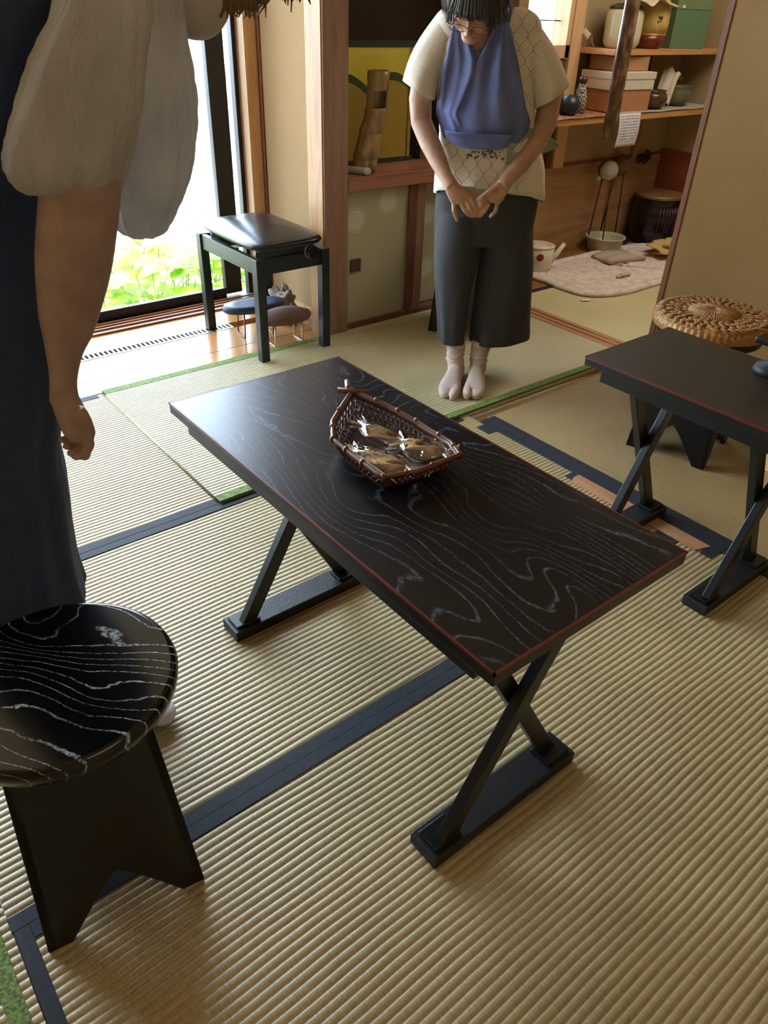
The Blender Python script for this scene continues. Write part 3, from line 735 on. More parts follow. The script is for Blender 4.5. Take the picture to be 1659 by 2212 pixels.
# ------------------------------------------------------------------ alcove: screen, bamboo vase, remote, socket
def screen_mat():
    t = NT('painted_gold_screen'); sp = t.n('ShaderNodeSeparateXYZ'); t.l(t.obj(), sp.inputs[0]); x, z = sp.outputs[0], sp.outputs[2]
    gold = t.ramp(t.noise(t.obj(), 5, 3), [(0.3, srgb('D2C042')), (0.7, srgb('E8D858'))])
    h = t.math('ADD', 0.335, t.math('MULTIPLY', t.math('ABSOLUTE', t.math('SINE', t.math('MULTIPLY', x, 11.0))), 0.06))
    hill = t.math('LESS_THAN', z, h); hill2 = t.math('LESS_THAN', z, t.math('SUBTRACT', h, 0.035))
    c = t.mix(hill, gold, srgb('3E5A26')); c = t.mix(hill2, c, srgb('A8903C'))
    return t.fin(c, 0.4, metal=0.15)
sc_ = thing('painted_screen', 'yellow-green folding screen with painted green hills standing on the alcove shelf', 'screen', (2.165, 3.20, 0.736), -0.03)
MB().box(0.02, 0.55, 0.0, 0.016, 0.012, 0.50).build('screen_panel', screen_mat(), sc_)
fm = MB(); fm.box(0.0, 0.57, -0.004, 0.02, 0.495, 0.52); fm.box(0.0, 0.57, -0.004, 0.02, 0.0, 0.022); fm.box(0.0, 0.012, -0.003, 0.019, 0.0, 0.52)
fm.build('screen_frame', plain('dark_brocade_frame', '2B3328', 0.5, var=0.4, scale=70), sc_, bevel=0.001)
MB().box(0.535, 0.552, -0.006, 0.022, 0.022, 0.495).build('gilt_edge', plain('gilt_strip', 'B5A040', 0.3, 0.4), sc_)
MB().rbox((0.60, 0.06, 0.25), (0.014, 0.13, 0.50), 0.5).build('side_fold', plain('screen_back', '1E2620', 0.6), sc_)
def vase_mat():
    t = NT('aged_bamboo_culm'); f = t.noise(t.map(t.obj(), (1, 1, 0.25)), 30, 4)
    t.bump(f, 0.2); return t.fin(t.ramp(f, [(0.25, srgb('6A4E2C')), (0.55, srgb('9C7B4C')), (0.85, srgb('C4A472'))]), 0.35)
bv = thing('bamboo_vase', 'tall curved bamboo root vase with square opening on the alcove shelf', 'vase', (2.345, 3.05, 0.736))
pth = [(-0.022+0.0, 0.0, 0), (-0.010, 0, 0.05), (0.0, 0, 0.10), (0.018, 0, 0.16), (0.038, 0, 0.215), (0.048, 0, 0.245), (0.054, 0, 0.30), (0.055, 0, 0.335), (0.058, 0, 0.39), (0.06, 0, 0.415)]
def ringat(p, r, n=32): return [(p[0]+r*math.cos(2*PI*j/n), p[1]+r*0.9*math.sin(2*PI*j/n), p[2]) for j in range(n)]
# full rings below, an open window between 0.27 and 0.33, then a rim ring
bm_ = MB()
rad = [0.060, 0.061, 0.059, 0.056, 0.054, 0.053]
R = []
for i in range(6):
    R.append(ringat(pth[i], rad[i]))
    if i in (1, 3): 
        q = (pth[i][0]+0.001, 0, pth[i][2]+0.006); R.append(ringat(q, rad[i]-0.004)); q = (pth[i][0]+0.002, 0, pth[i][2]+0.010); R.append(ringat(q, rad[i]+0.003))
R.append(ringat((0.049, 0, 0.262), 0.056)); R.append(ringat((0.049, 0, 0.267), 0.050)); R.append(ringat((0.049, 0, 0.262), 0.042)); R.append(ringat((0.049, 0, 0.20), 0.040))
bm_.rings(R); bm_.build('culm', vase_mat(), bv, smooth=True)
# window posts
def partring(z0, z1, a0, a1, r, th, c0, c1):
    m = MB(); n = 14
    A = [a0+(a1-a0)*i/n for i in range(n+1)]
    rr = []
    for z, c in ((z0, c0), (z1, c1)):
        rr.append([(c+r*math.cos(a), r*0.9*math.sin(a), z) for a in A] + [(c+(r-th)*math.cos(a), (r-th)*0.9*math.sin(a), z) for a in reversed(A)])
    return m.rings(rr)
partring(0.262, 0.345, math.radians(-40), math.radians(215), 0.050, 0.008, 0.049, 0.055).build('culm_wall', vase_mat(), bv)
mr = MB(); mr.rings([ringat((0.055, 0, 0.335), 0.050), ringat((0.056, 0, 0.34), 0.052), ringat((0.058, 0, 0.375), 0.051), ringat((0.058, 0, 0.38), 0.055), ringat((0.06, 0, 0.413), 0.053), ringat((0.06, 0, 0.415), 0.046), ringat((0.058, 0, 0.35), 0.044)])
mr.build('mouth_ring', vase_mat(), bv, smooth=True)
rc = thing('paper_dispenser', 'small rounded pale green plastic case lying on the alcove shelf edge', 'case', (2.255, 3.03, 0.736), math.radians(-62))
mm = MB().rbox((0, 0, 0.015), (0.165, 0.045, 0.028)); soft_o = mm.build('case_body', plain('pale_green_plastic', 'A9AE9C', 0.25, var=0.05), rc, bevel=0.011)
MB().rbox((0.066, 0, 0.015), (0.03, 0.047, 0.030)).build('case_cap', plain('white_plastic', 'C6CBD2', 0.25, var=0.03), rc, bevel=0.012)
tag(MB().box(2.20, 2.262, 2.976, 2.986, 0.292, 0.355).build('wall_socket', plain('brown_socket_plate', '4E3A34', 0.6), bevel=0.002), 'small square brown socket plate on the low cream door', 'socket')

# ------------------------------------------------------------------ second room: shelves
sh1 = thing('wall_shelf', 'upper amber wooden shelf holding jars and the green box', 'shelf', (4.17, 3.097, 1.222))
MB().box(0, 1.16, 0, 0.30, -0.03, 0.0).build('shelf_board', M_shelf, sh1, bevel=0.002)
sh2 = thing('wall_shelf', 'lower amber wooden shelf holding boxes and bowls', 'shelf', (3.60, 3.0, 0.895))
MB().box(0, 1.73, 0, 0.39, -0.032, 0.0).build('shelf_board', M_shelf, sh2, bevel=0.002)
lining = MB()
lining.grid(lambda u, v: (0.62+u*1.08, -0.005+v*0.34, 0.003+0.006*max(0, u-0.85)*math.sin(v*9)+0.004*abs(math.sin(u*9))), 40, 8)
lining.build('paper_liner', plain('grey_white_liner', 'A89C84', 0.8), sh2, smooth=True)
MB().grid(lambda u, v: (0.02+u*0.5, -0.012+v*0.3, 0.003+0.003*abs(math.sin(u*7))), 20, 6).build('patterned_cloth', None, sh2, smooth=True)
def pattern_cloth():
    t = NT('red_black_print'); f = t.noise(t.obj(), 38, 4, 0.7, 1.5)
    return t.fin(t.ramp(f, [(0.35, srgb('1E1618')), (0.48, srgb('8A2E22')), (0.56, srgb('C8A078')), (0.64, srgb('3A3440'))]), 0.6)
for o in sh2.children:
    if o.name.startswith('patterned_cloth'): o.data.materials.clear(); o.data.materials.append(pattern_cloth())
SZ2, SZ1 = 0.899, 1.222
def lathe_thing(name, label, cat, loc, prof, mat_, part='body', n=40, smooth=True, sxy=(1, 1)):
    t = thing(name, label, cat, loc); MB().lathe(prof, n, sxy=sxy).build(part, mat_, t, smooth=smooth); return t
M_porc = plain('cream_glazed_porcelain', 'C6BE9E', 0.18, var=0.08, scale=12)
jar = lathe_thing('porcelain_jar', 'cream porcelain jar with brown branch painting at the shelf end', 'jar', (4.335, 3.19, SZ1),
    [(0.001, 0), (0.082, 0), (0.09, 0.008), (0.104, 0.028), (0.107, 0.06), (0.107, 0.165), (0.101, 0.185), (0.094, 0.195), (0.001, 0.195)], M_porc)
br = MB(); c = 0.1125
def onjar(a, z, r=0.1075): return (r*math.cos(a-1.35), r*math.sin(a-1.35), z)
br.tube([onjar(-0.9, 0.16), onjar(-0.95, 0.13), onjar(-0.85, 0.10), onjar(-0.95, 0.07)], 0.0028, 6)
for a, z in ((-0.8, 0.14), (-1.05, 0.12), (-0.78, 0.11), (-1.0, 0.085), (-0.72, 0.125), (-0.9, 0.15)): br.ball(onjar(a, z), (0.007, 0.007, 0.004), 8, 6)
br.build('painted_branch', plain('brown_brushwork', '5E4A30', 0.4), jar.children[0], smooth=True)
MB().lathe([(0.001, 0.195), (0.098, 0.195), (0.10, 0.205), (0.06, 0.22), (0.001, 0.225)], 40).build('lid', plain('dark_lid', '3A322A', 0.3), jar, smooth=True)
jy = lathe_thing('glazed_jar', 'yellow and dark red banded tall jar on the upper shelf', 'jar', (4.60, 3.19, SZ1),
    [(0.001, 0), (0.072, 0), (0.082, 0.01), (0.092, 0.035), (0.098, 0.068)], plain('oxblood_glaze', '6A2620', 0.2), 'lower_band')
MB().lathe([(0.098, 0.068), (0.100, 0.078)], 40).build('gold_line', plain('gold_band', 'B98A3C', 0.3, 0.3), jy.children[0], smooth=True)
MB().lathe([(0.100, 0.078), (0.104, 0.13), (0.102, 0.19), (0.09, 0.24), (0.07, 0.27), (0.001, 0.275)], 40).build('upper_body', plain('yellow_glaze', 'BFA35C', 0.2), jy, smooth=True)
mk = MB()
for k in range(6):
    a = -2.05+0.09*math.sin(k*2.2); mk.ball((0.104*math.cos(a+0.03*(k-2)), 0.104*math.sin(a+0.03*(k-2)), 0.15+0.012*math.cos(k*1.4)), (0.005, 0.004, 0.008), 8, 6)
mk.build('painted_mark', plain('dark_mark', '4A3A3A', 0.4), jy, smooth=True)
dk = thing('dark_jar', 'dark narrow jar standing between the cream and yellow jars', 'jar', (4.475, 3.335, SZ1)); MB().lathe([(0.001, 0), (0.04, 0), (0.045, 0.02), (0.045, 0.17), (0.035, 0.19), (0.001, 0.19)], 28).build('body', plain('dark_teal_glaze', '232B2A', 0.3), dk, smooth=True)
gb = thing('green_cloth_box', 'tall green cloth-covered box on the upper shelf', 'box', (4.98, 3.235, SZ1), -0.28)
MB().box(-0.135, 0.135, -0.10, 0.12, 0.0, 0.21).build('box_body', plain('green_book_cloth', '5A7552', 0.85, var=0.12, scale=150), gb, bevel=0.003)
MB().box(-0.138, 0.138, -0.103, 0.123, 0.205, 0.262).build('box_lid', plain('dull_green_lid', '6A7A50', 0.85), gb, bevel=0.003)
MB().box(-0.10, -0.082, -0.107, -0.102, 0.212, 0.226).build('peg', plain('ivory_peg', 'D9D4C0', 0.4), gb.children[-1])
wj = thing('white_carton', 'small white carton beside the green box on the upper shelf', 'carton', (5.20, 3.25, SZ1)); MB().box(-0.035, 0.045, -0.04, 0.06, 0, 0.13).build('carton_body', plain('dull_white_card', 'A39E88', 0.7), wj, bevel=0.004)
wj2 = thing('white_carton', 'second pale carton stacked on top of the small white carton', 'carton', (5.21, 3.25, SZ1+0.132)); MB().box(-0.03, 0.05, -0.04, 0.06, 0, 0.09).build('carton_body', plain('cream_card', 'B3A67C', 0.7), wj2, bevel=0.004)
# draped cloth over the cream jar
def drape(name, label, cat, c, wx, wy, fn, mat_, nu=30, nv=20, th=0.002, rz=0.0):
    m = MB().grid(lambda u, v: Vector((( u-0.5)*wx, (v-0.5)*wy, fn(u, v))), nu, nv)
    o = m.build(name, mat_, smooth=True); o.location = c; o.rotation_euler = (0, 0, rz)
    s = o.modifiers.new('t', 'SOLIDIFY'); s.thickness = th; s.offset = 1
    return tag(o, label, cat)
M_cloth = plain('off_white_cotton', 'C2B49C', 0.95, var=0.08, scale=40, bump=0.3)
drape('cloth_cover', 'off-white cloth draped over the jars on the upper shelf', 'cloth', (4.47, 3.17, SZ1+0.262), 0.34, 0.24, lambda u, v: -0.03*(1-v)**2*(1+0.6*math.sin(u*9))+0.006*math.sin(u*17), M_cloth)
drape('napkin', 'crumpled white napkin standing at the end of the upper shelf', 'napkin', (4.205, 3.33, SZ1+0.035), 0.07, 0.05, lambda u, v: 0.03*math.sin(u*5)+0.03*v, M_cloth, 12, 8)
# boxes on the lower shelf
def simple_box(name, label, cat, loc, dims, mat_, lid=None, lidh=0.03, rz=0.0):
    t = thing(name, label, cat, loc, rz); a, b, h = dims
    MB().box(-a/2, a/2, -b/2, b/2, 0, h).build('box_body', mat_, t, bevel=0.003)
    if lid: MB().box(-a/2-0.004, a/2+0.004, -b/2-0.004, b/2+0.004, h-lidh, h+0.003).build('box_lid', lid, t, bevel=0.003)
    return t
M_or = plain('orange_carton', 'A8744E', 0.7, var=0.08); M_wh = plain('white_carton_board', 'C9BFAC', 0.6, var=0.04); M_card = plain('tan_cardboard', 'A67E54', 0.8, var=0.06)
simple_box('orange_box', 'orange-brown box at the bottom of the stack on the lower shelf', 'box', (4.385, 3.19, SZ2), (0.34, 0.24, 0.115), M_or, rz=-0.12)
simple_box('white_box', 'white lidded box in the middle of the stack on the lower shelf', 'box', (4.375, 3.19, SZ2+0.117), (0.37, 0.25, 0.09), M_wh, M_wh, 0.035, rz=-0.12)
simple_box('cardboard_box', 'tan cardboard box on top of the stack under the upper shelf', 'box', (4.40, 3.22, SZ2+0.212), (0.30, 0.20, 0.075), M_card, rz=-0.12)
def bowl(label, loc, r, h, hexc, rough=0.12, lip=0.8):
    return lathe_thing('ceramic_bowl', label, 'bowl', loc, [(0.001, 0.0), (r*0.6, 0), (r*0.9, h*0.22), (r, h*0.5), (r*0.93, h*0.78), (r*lip, h*0.9), (r*(lip+0.08), h), (r*(lip+0.02), h), (r*(lip-0.06), h*0.88), (r*0.86, h*0.6), (r*0.5, h*0.1), (0.001, h*0.08)], plain('glaze_'+hexc, hexc, rough, var=0.3, scale=20))
bowl('glossy brown round bowl in front of the black bowl on the lower shelf', (4.68, 3.13, SZ2), 0.095, 0.105, '4A3420')
bowl('black bowl behind the glossy brown bowl on the lower shelf', (4.66, 3.305, SZ2), 0.078, 0.15, '141210')
bowl('grey-green ceramic pot with wide lip under the leaning cloth', (5.02, 3.19, SZ2), 0.105, 0.12, '5E5C42', 0.3, 0.9)
drape('dish_cloth', 'white dish cloth hanging in a peak over the grey-green pot', 'cloth', (4.90, 3.17, SZ2+0.06), 0.19, 0.10, lambda u, v: 0.17*math.sin(min(1, max(0, u))*PI*0.75)-0.05*(1-v)+0.01*math.sin(v*12), M_cloth, 24, 12, rz=0.3)
kn_ = thing('whisk_stand', 'small wooden tea whisk handle beside the hanging pole on the shelf', 'whisk', (4.18, 3.04, SZ2))
MB().lathe([(0.001, 0), (0.018, 0), (0.018, 0.05), (0.012, 0.055), (0.02, 0.09), (0.022, 0.12), (0.001, 0.125)], 20).build('whisk_body', plain('blond_bamboo', 'A67442', 0.5), kn_, smooth=True)
vs_ = thing('checked_bottle', 'white checked bottle with red cap beside the shoulder of the woman', 'bottle', (3.98, 3.14, SZ2))
def checked():
    t = NT('checked_wrap'); ch = t.n('ShaderNodeTexChecker'); t.l(t.obj(), ch.inputs[0]); ch.inputs['Scale'].default_value = 95
    ch.inputs[1].default_value = srgb('2A2628'); ch.inputs[2].default_value = srgb('C9C0B4'); return t.fin(ch.outputs[0], 0.6)
MB().lathe([(0.001, 0), (0.035, 0), (0.035, 0.09), (0.02, 0.15), (0.018, 0.16), (0.001, 0.16)], 24).build('bottle_body', checked(), vs_, smooth=True)
MB().lathe([(0.001, 0.16), (0.024, 0.16), (0.024, 0.185), (0.001, 0.19)], 20).build('bottle_cap', plain('dark_red_cap', '4E2018', 0.3), vs_, smooth=True)
lathe_thing('dark_pot', 'dark round pot on the red printed cloth', 'pot', (3.86, 3.12, SZ2), [(0.001, 0), (0.04, 0), (0.06, 0.03), (0.062, 0.06), (0.04, 0.10), (0.001, 0.105)], plain('black_iron', '1C2226', 0.35))
# hanging note
def lines_mat():
    t = NT('printed_note'); sp = t.n('ShaderNodeSeparateXYZ'); t.l(t.obj(), sp.inputs[0])
    row = t.math('LESS_THAN', t.math('FLOORED_MODULO', sp.outputs[2], 0.0155), 0.0042)
    nz = t.noise(t.map(t.obj(), (1, 1, 0.1)), 260, 2, 0.7); seg = t.math('GREATER_THAN', nz, 0.47)
    ins = t.math('LESS_THAN', t.math('ABSOLUTE', sp.outputs[0]), 0.088)
    m = t.math('MULTIPLY', t.math('MULTIPLY', row, seg), ins)
    red = t.math('GREATER_THAN', t.math('ABSOLUTE', t.math('ADD', sp.outputs[2], 0.085)), 0.064)
    ink = t.mix(red, srgb('3A3A44'), srgb('B05A5A'))
    return t.fin(t.mix(m, srgb('CFCBD2'), ink), 0.7)
nt = MB().grid(lambda u, v: (( u-0.5)*0.215*(1-0.05*v), -0.010*math.sin(v*3)+0.004*math.sin(u*4), -0.178*v), 10, 14).build('paper_note', lines_mat(), smooth=True)
nt.location = (4.285, 2.992, 0.902); nt.rotation_euler = (0, 0, 0.03); tag(nt, 'white printed paper note hanging from the lower shelf edge', 'note')
s_ = nt.modifiers.new('t', 'SOLIDIFY'); s_.thickness = 0.0008
# hanging pole
def bark():
    t = NT('mottled_bark'); f = t.noise(t.map(t.obj(), (1, 1, 0.35)), 38, 5, 0.65)
    t.bump(f, 0.5); return t.fin(t.ramp(f, [(0.3, srgb('3E2A20')), (0.5, srgb('6E4E38')), (0.68, srgb('A8917A'))]), 0.35)
pl = MB().tube([(0, 0, 0.86), (0.002, 0, 1.05), (0, 0, 1.08), (0, 0, 1.5), (0.002, 0, 1.9), (0, 0, 2.66)], [0.036, 0.035, 0.037, 0.035, 0.035, 0.036], 28).build('hanging_pole', bark(), smooth=True)
pl.location = (3.57, 2.60, 0); tag(pl, 'bark-covered wooden pole hanging from the ceiling before the shelves', 'pole')
# rattle drums on stands at the panelled wall
def drum(label, x, y, z, rz, hexc):
    t = thing('hand_drum', label, 'drum', (x, y, 0.0), rz)
    m = MB().lathe([(0.001, -0.022), (0.062, -0.022), (0.066, -0.018), (0.066, 0.018), (0.062, 0.022), (0.001, 0.022)], 36)
    m.xf(Matrix.Translation((0, 0, z)) @ Matrix.Rotation(PI/2, 4, 'X')); m.build('drum_shell', plain('reddish_drum_wood', '6A3A24', 0.5), t, smooth=False)
    m = MB().lathe([(0.001, 0.0), (0.058, 0.0), (0.060, 0.003), (0.001, 0.004)], 36); m.xf(Matrix.Translation((0, -0.022, z)) @ Matrix.Rotation(PI/2, 4, 'X')); m.build('drum_skin', plain('skin_'+hexc, hexc, 0.8), t, smooth=True)
    for s in (-1, 1): MB().tube([(s*0.03, 0, z-0.055), (s*0.055+0.01, 0.05, 0.04)], 0.005, 8).build('stick_leg', plain('dark_stick', '3E2A1C', 0.5), t, smooth=True)
    MB().ball((-0.06, -0.01, z-0.05), 0.018).build('bead', plain('cream_bead', 'B9A57A', 0.5), t, smooth=True)
    return t
drum('white-faced hand drum propped upright against the wood panelling', 4.56, 3.27, 0.525, -0.7, 'C0BAB0')
drum('brown-faced hand drum behind the white-faced one', 4.78, 3.33, 0.53, -0.7, '7A5438')
kb_ = thing('iron_hook', 'dark iron ornament fixed on the panelling corner', 'ornament', (5.08, 3.36, 0.54))
mk2 = MB(); 
for k in range(5): mk2.ball((-0.06+0.03*k, 0, 0.012*math.sin(k*2)), (0.02, 0.012, 0.025), 10, 8)
mk2.tube([(0.0, 0, 0.0), (0.0, -0.01, 0.06), (0.03, -0.01, 0.05)], 0.008, 8); mk2.build('ornament_body', M_lacq, kb_, smooth=True)
# dark storage jar with wooden lid
dj = lathe_thing('storage_jar', 'large dark brown glazed storage jar with wooden lid in the corner', 'jar', (5.13, 3.20, 0.0),
    [(0.001, 0), (0.13, 0), (0.15, 0.02), (0.175, 0.10), (0.18, 0.19), (0.17, 0.26), (0.155, 0.29), (0.165, 0.30), (0.165, 0.315), (0.001, 0.315)], plain('dark_treacle_glaze', '1B1016', 0.25, var=0.4, scale=8))
MB().lathe([(0.001, 0.315), (0.17, 0.315), (0.172, 0.33), (0.165, 0.338), (0.001, 0.34)], 40).build('wooden_lid', wood('lid_wood', '5E4528', '7E6038', 'x'), dj)
dr = MB()
for k in range(12):
    a = -2.4+k*0.13; z1 = 0.10+0.05*math.sin(k*2.3); dr.tube([(0.168*math.cos(a), 0.168*math.sin(a), 0.265), (0.1815*math.cos(a), 0.1815*math.sin(a), 0.2), (0.1805*math.cos(a), 0.1805*math.sin(a), z1)], [0.006, 0.006, 0.003], 6)
dr.build('glaze_drip', plain('plum_glaze_drip', '4A2838', 0.25), dj.children[0], smooth=True)
# tub
tbp = [(0.001, 0.0), (0.10, 0.0), (0.108, 0.008), (0.128, 0.09), (0.140, 0.094), (0.140, 0.100), (0.126, 0.100), (0.118, 0.085), (0.10, 0.012), (0.001, 0.010)]
lathe_thing('plastic_tub', 'round cream plastic washing tub on the ribbed floor', 'tub', (4.60, 3.22, 0.004), tbp, plain('cream_plastic', 'B9B096', 0.35, var=0.04), n=48)
lathe_thing('black_dish', 'small black dish behind the cream tub', 'dish', (4.80, 3.24, 0.004), [(0.001, 0), (0.05, 0), (0.07, 0.03), (0.075, 0.05), (0.07, 0.05), (0.05, 0.02), (0.001, 0.018)], M_lacq)
# spotted pot with spout
def spots():
    t = NT('spotted_enamel'); v = t.n('ShaderNodeTexVoronoi'); v.feature = 'F1'; v.inputs['Scale'].default_value = 11; v.inputs['Randomness'].default_value = 0.55; t.l(t.obj(), v.inputs[0])
    d = v.outputs['Distance']; rr = t.math('MULTIPLY', t.math('GREATER_THAN', d, 0.22), t.math('LESS_THAN', d, 0.27))
    sep = t.n('ShaderNodeSeparateColor'); t.l(v.outputs['Color'], sep.inputs[0])
    fill = t.math('MULTIPLY', t.math('LESS_THAN', d, 0.24), t.math('GREATER_THAN', sep.outputs[0], 0.6))
    c = t.mix(rr, srgb('D2C8AE'), srgb('7A6A60')); c = t.mix(fill, c, srgb('7A1E1A')); return t.fin(c, 0.3)
tp = lathe_thing('spotted_pot', 'cream pot with red and ring spots and a straight spout on the floor', 'pot', (3.79, 3.13, 0.003),
    [(0.001, 0.004), (0.085, 0.004), (0.092, 0.012), (0.098, 0.10), (0.098, 0.165), (0.001, 0.165)], spots(), n=48)
MB().lathe([(0.001, 0.165), (0.100, 0.165), (0.102, 0.172), (0.07, 0.182), (0.001, 0.185)], 48).build('lid', spots(), tp, smooth=True)
MB().tube([(0.075, -0.03, 0.055), (0.115, -0.055, 0.11), (0.155, -0.075, 0.175)], [0.024, 0.017, 0.012], 16).build('spout', plain('cream_enamel', 'D2C8AE', 0.3, var=0.03), tp, smooth=True)
MB().lathe([(0.001, 0), (0.088, 0), (0.088, 0.005), (0.001, 0.005)], 40).build('base_ring', M_lacq, tp)
# pink bath mat, towels
def rug_mat():
    t = NT('mottled_pink_plush'); f = t.noise(t.obj(), 26, 5, 0.7)
    t.bump(t.noise(t.obj(), 160, 3), 1.0, 0.006); return t.fin(t.ramp(f, [(0.35, srgb('CFB4A6')), (0.5, srgb('E2D2C6')), (0.65, srgb('EAE0D6'))]), 0.95)
M_rug = rug_mat()
def rug(label, cx, cy, hx, hy, rz):
    t = thing('bath_mat', label, 'mat', (cx, cy, 0.0), rz)
    R = []; n = 72
    for s_, z in ((1.0, 0.0), (1.015, 0.01), (1.0, 0.022), (0.96, 0.028), (0.84, 0.027), (0.825, 0.021), (0.80, 0.024), (0.02, 0.024)):
        ring = []
        for j in range(n):
            a = 2*PI*j/n; c, s = math.cos(a), math.sin(a); p = 5; k = (abs(c)**p+abs(s)**p)**(-1/p)
            wv_ = 0.004*math.sin(7*a)+0.003*math.sin(13*a+1)
            ring.append((hx*s_*c*k+wv_, hy*s_*s*k+wv_, z+0.003*math.sin(5*a)*(z > 0)))
        R.append(ring)
    MB().rings(R).build('plush_pile', M_rug, t, smooth=True); return t
rug('pale pink mottled bath mat with rounded corners across the back room floor', 4.36, 2.86, 0.70, 0.34, math.radians(0))
M_towel = plain('beige_towelling', 'B5A68E', 0.98, var=0.1, scale=150, bump=0.6); M_towel2 = plain('yellow_towelling', 'C2A46A', 0.98, var=0.12, scale=120, bump=0.6)
tw = thing('folded_towel', 'folded beige hand towel lying on the pink mat', 'towel', (4.44, 2.97, 0.027), math.radians(-12))
pr = MB(); R = []
for i in range(7):
    y = -0.09+0.03*i; prof = []
    for (x, z) in ((-0.15, 0.0), (-0.16, 0.012), (-0.14, 0.03), (-0.05, 0.045), (0.08, 0.036), (0.15, 0.02), (0.155, 0.008), (0.15, 0.0)):
        prof.append((x+0.006*math.sin(i*1.7+z*80), y, z*(0.85+0.3*math.sin(i*0.9+1))))
    R.append(prof)
pr.rings(R).build('towel_fold', M_towel, tw, smooth=True)
cl = lump((4.86, 2.86, 0.078), (0.17, 0.10, 0.042), 11, 0.30); clo = cl.build('crumpled_cloth', M_towel2, smooth=True); tag(clo, 'crumpled yellowish cloth lying on the pink mat', 'cloth')
tag(lump((4.13, 2.70, 0.038), (0.055, 0.018, 0.012), 5, 0.3, 20, 12).build('hair_tie', plain('pale_hairband', 'C2B28E', 0.8), smooth=True), 'small pale twisted band lying on the pink mat', 'hair tie')
tag(MB().rbox((3.62, 2.585, 0.006), (0.055, 0.03, 0.002), -0.5).build('care_tag', plain('white_label', 'D8D2C0', 0.7)), 'small white tag on the tatami at the mat edge', 'tag')
# ------------------------------------------------------------------ people
def skin_mat(name, h1, h2):
    t = NT(name); f = t.noise(t.obj(), 30, 4); t.b.inputs['Subsurface Weight'].default_value = 0.06
    t.bump(t.noise(t.obj(), 90, 3), 0.15, 0.002)
    return t.fin(t.ramp(f, [(0.3, srgb(h1)), (0.7, srgb(h2))]), 0.5)
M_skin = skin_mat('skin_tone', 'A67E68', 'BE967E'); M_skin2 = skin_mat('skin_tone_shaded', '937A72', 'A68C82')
def hair_mat(h1, h2):
    t = NT('hair_'+h1); f = t.noise(t.map(t.obj(), (1, 1, 0.3)), 220, 3, 0.6); t.bump(f, 0.5)
    return t.fin(t.ramp(f, [(0.3, srgb(h1)), (0.75, srgb(h2))]), 0.5)
def weld(o, vox, sm=6, k=0.5):
    r = o.modifiers.new('weld', 'REMESH'); r.mode = 'VOXEL'; r.voxel_size = vox; r.use_smooth_shade = True
    s = o.modifiers.new('smooth', 'SMOOTH'); s.iterations = sm; s.factor = k
    return o
def ellrings(rows, n=28, p=2.0):
    """rows: (centre, half-width vector, depth[, fold amp]) -> rings; depth is horizontal and perpendicular"""
    R = []
    for r in rows:
        c, a, d = Vector(r[0]), Vector(r[1]), r[2]
        b = Vector((-a.y, a.x, 0)); b = b.normalized()*d if b.length > 1e-6 else Vector((0, d, 0))
        ring = []
        for j in range(n):
            t = 2*PI*j/n; cc, ss = math.cos(t), math.sin(t); k = (abs(cc)**p+abs(ss)**p)**(-1/p)
            ring.append(c + a*cc*k + b*ss*k)
        R.append(ring)
    return R
def refine(rows, k=3):
    """smooth interpolation between silhouette rows (Catmull-Rom)"""
    out = []; n = len(rows)
    def cat(a, b, c, d, t): return 0.5*((2*b)+(-a+c)*t+(2*a-5*b+4*c-d)*t*t+(-a+3*b-3*c+d)*t**3)
    def flat(r): return np.array(list(r[0])+list(r[1])+[r[2]], float)
    F_ = [flat(r) for r in rows]
    for i in range(n-1):
        for s in range(k):
            v = cat(F_[max(i-1, 0)], F_[i], F_[i+1], F_[min(i+2, n-1)], s/k); out.append((v[:3], v[3:6], v[6]))
    v = F_[-1]; out.append((v[:3], v[3:6], v[6])); return out
def folds(R, amp, freqs, seed=0, top=0.0, bot=1.0, crinkle=0.0):
    """push ring points in and out: soft vertical cloth folds growing from row share top to bot"""
    rnd = random.Random(seed); fs = [(f, rnd.uniform(0, 6.28), rnd.uniform(-1.5, 1.5)) for f in freqs]
    m = len(R)
    for i, ring in enumerate(R):
        c = sum((Vector(p) for p in ring), Vector())/len(ring); u = i/(m-1)
        g = amp*min(1, max(0, (u-top)/(bot-top+1e-6)))
        for j in range(len(ring)):
            a = 2*PI*j/len(ring); d = (Vector(ring[j])-c); L = d.length
            if L < 1e-6: continue
            w = g*sum(math.sin(f*a+p+tw*u*3) for f, p, tw in fs)/len(fs)
            if crinkle: w += crinkle*math.sin(a*23+u*31+seed)*math.sin(u*47+a*5)
            ring[j] = Vector(ring[j]) + d/L*w
    return R
def fingers(m, chains, r=0.0085):
    for ch in chains:
        pts = [Vector(p) for p in ch]
        rr = [r*1.05, r, r*0.92, r*0.78][-len(pts):] if len(pts) <= 4 else r
        m.tube(pts, rr, 12); m.ball(pts[-1], r*0.80, 12, 8); 
        for q in pts[1:-1]: m.ball(q, r*1.02, 12, 8)

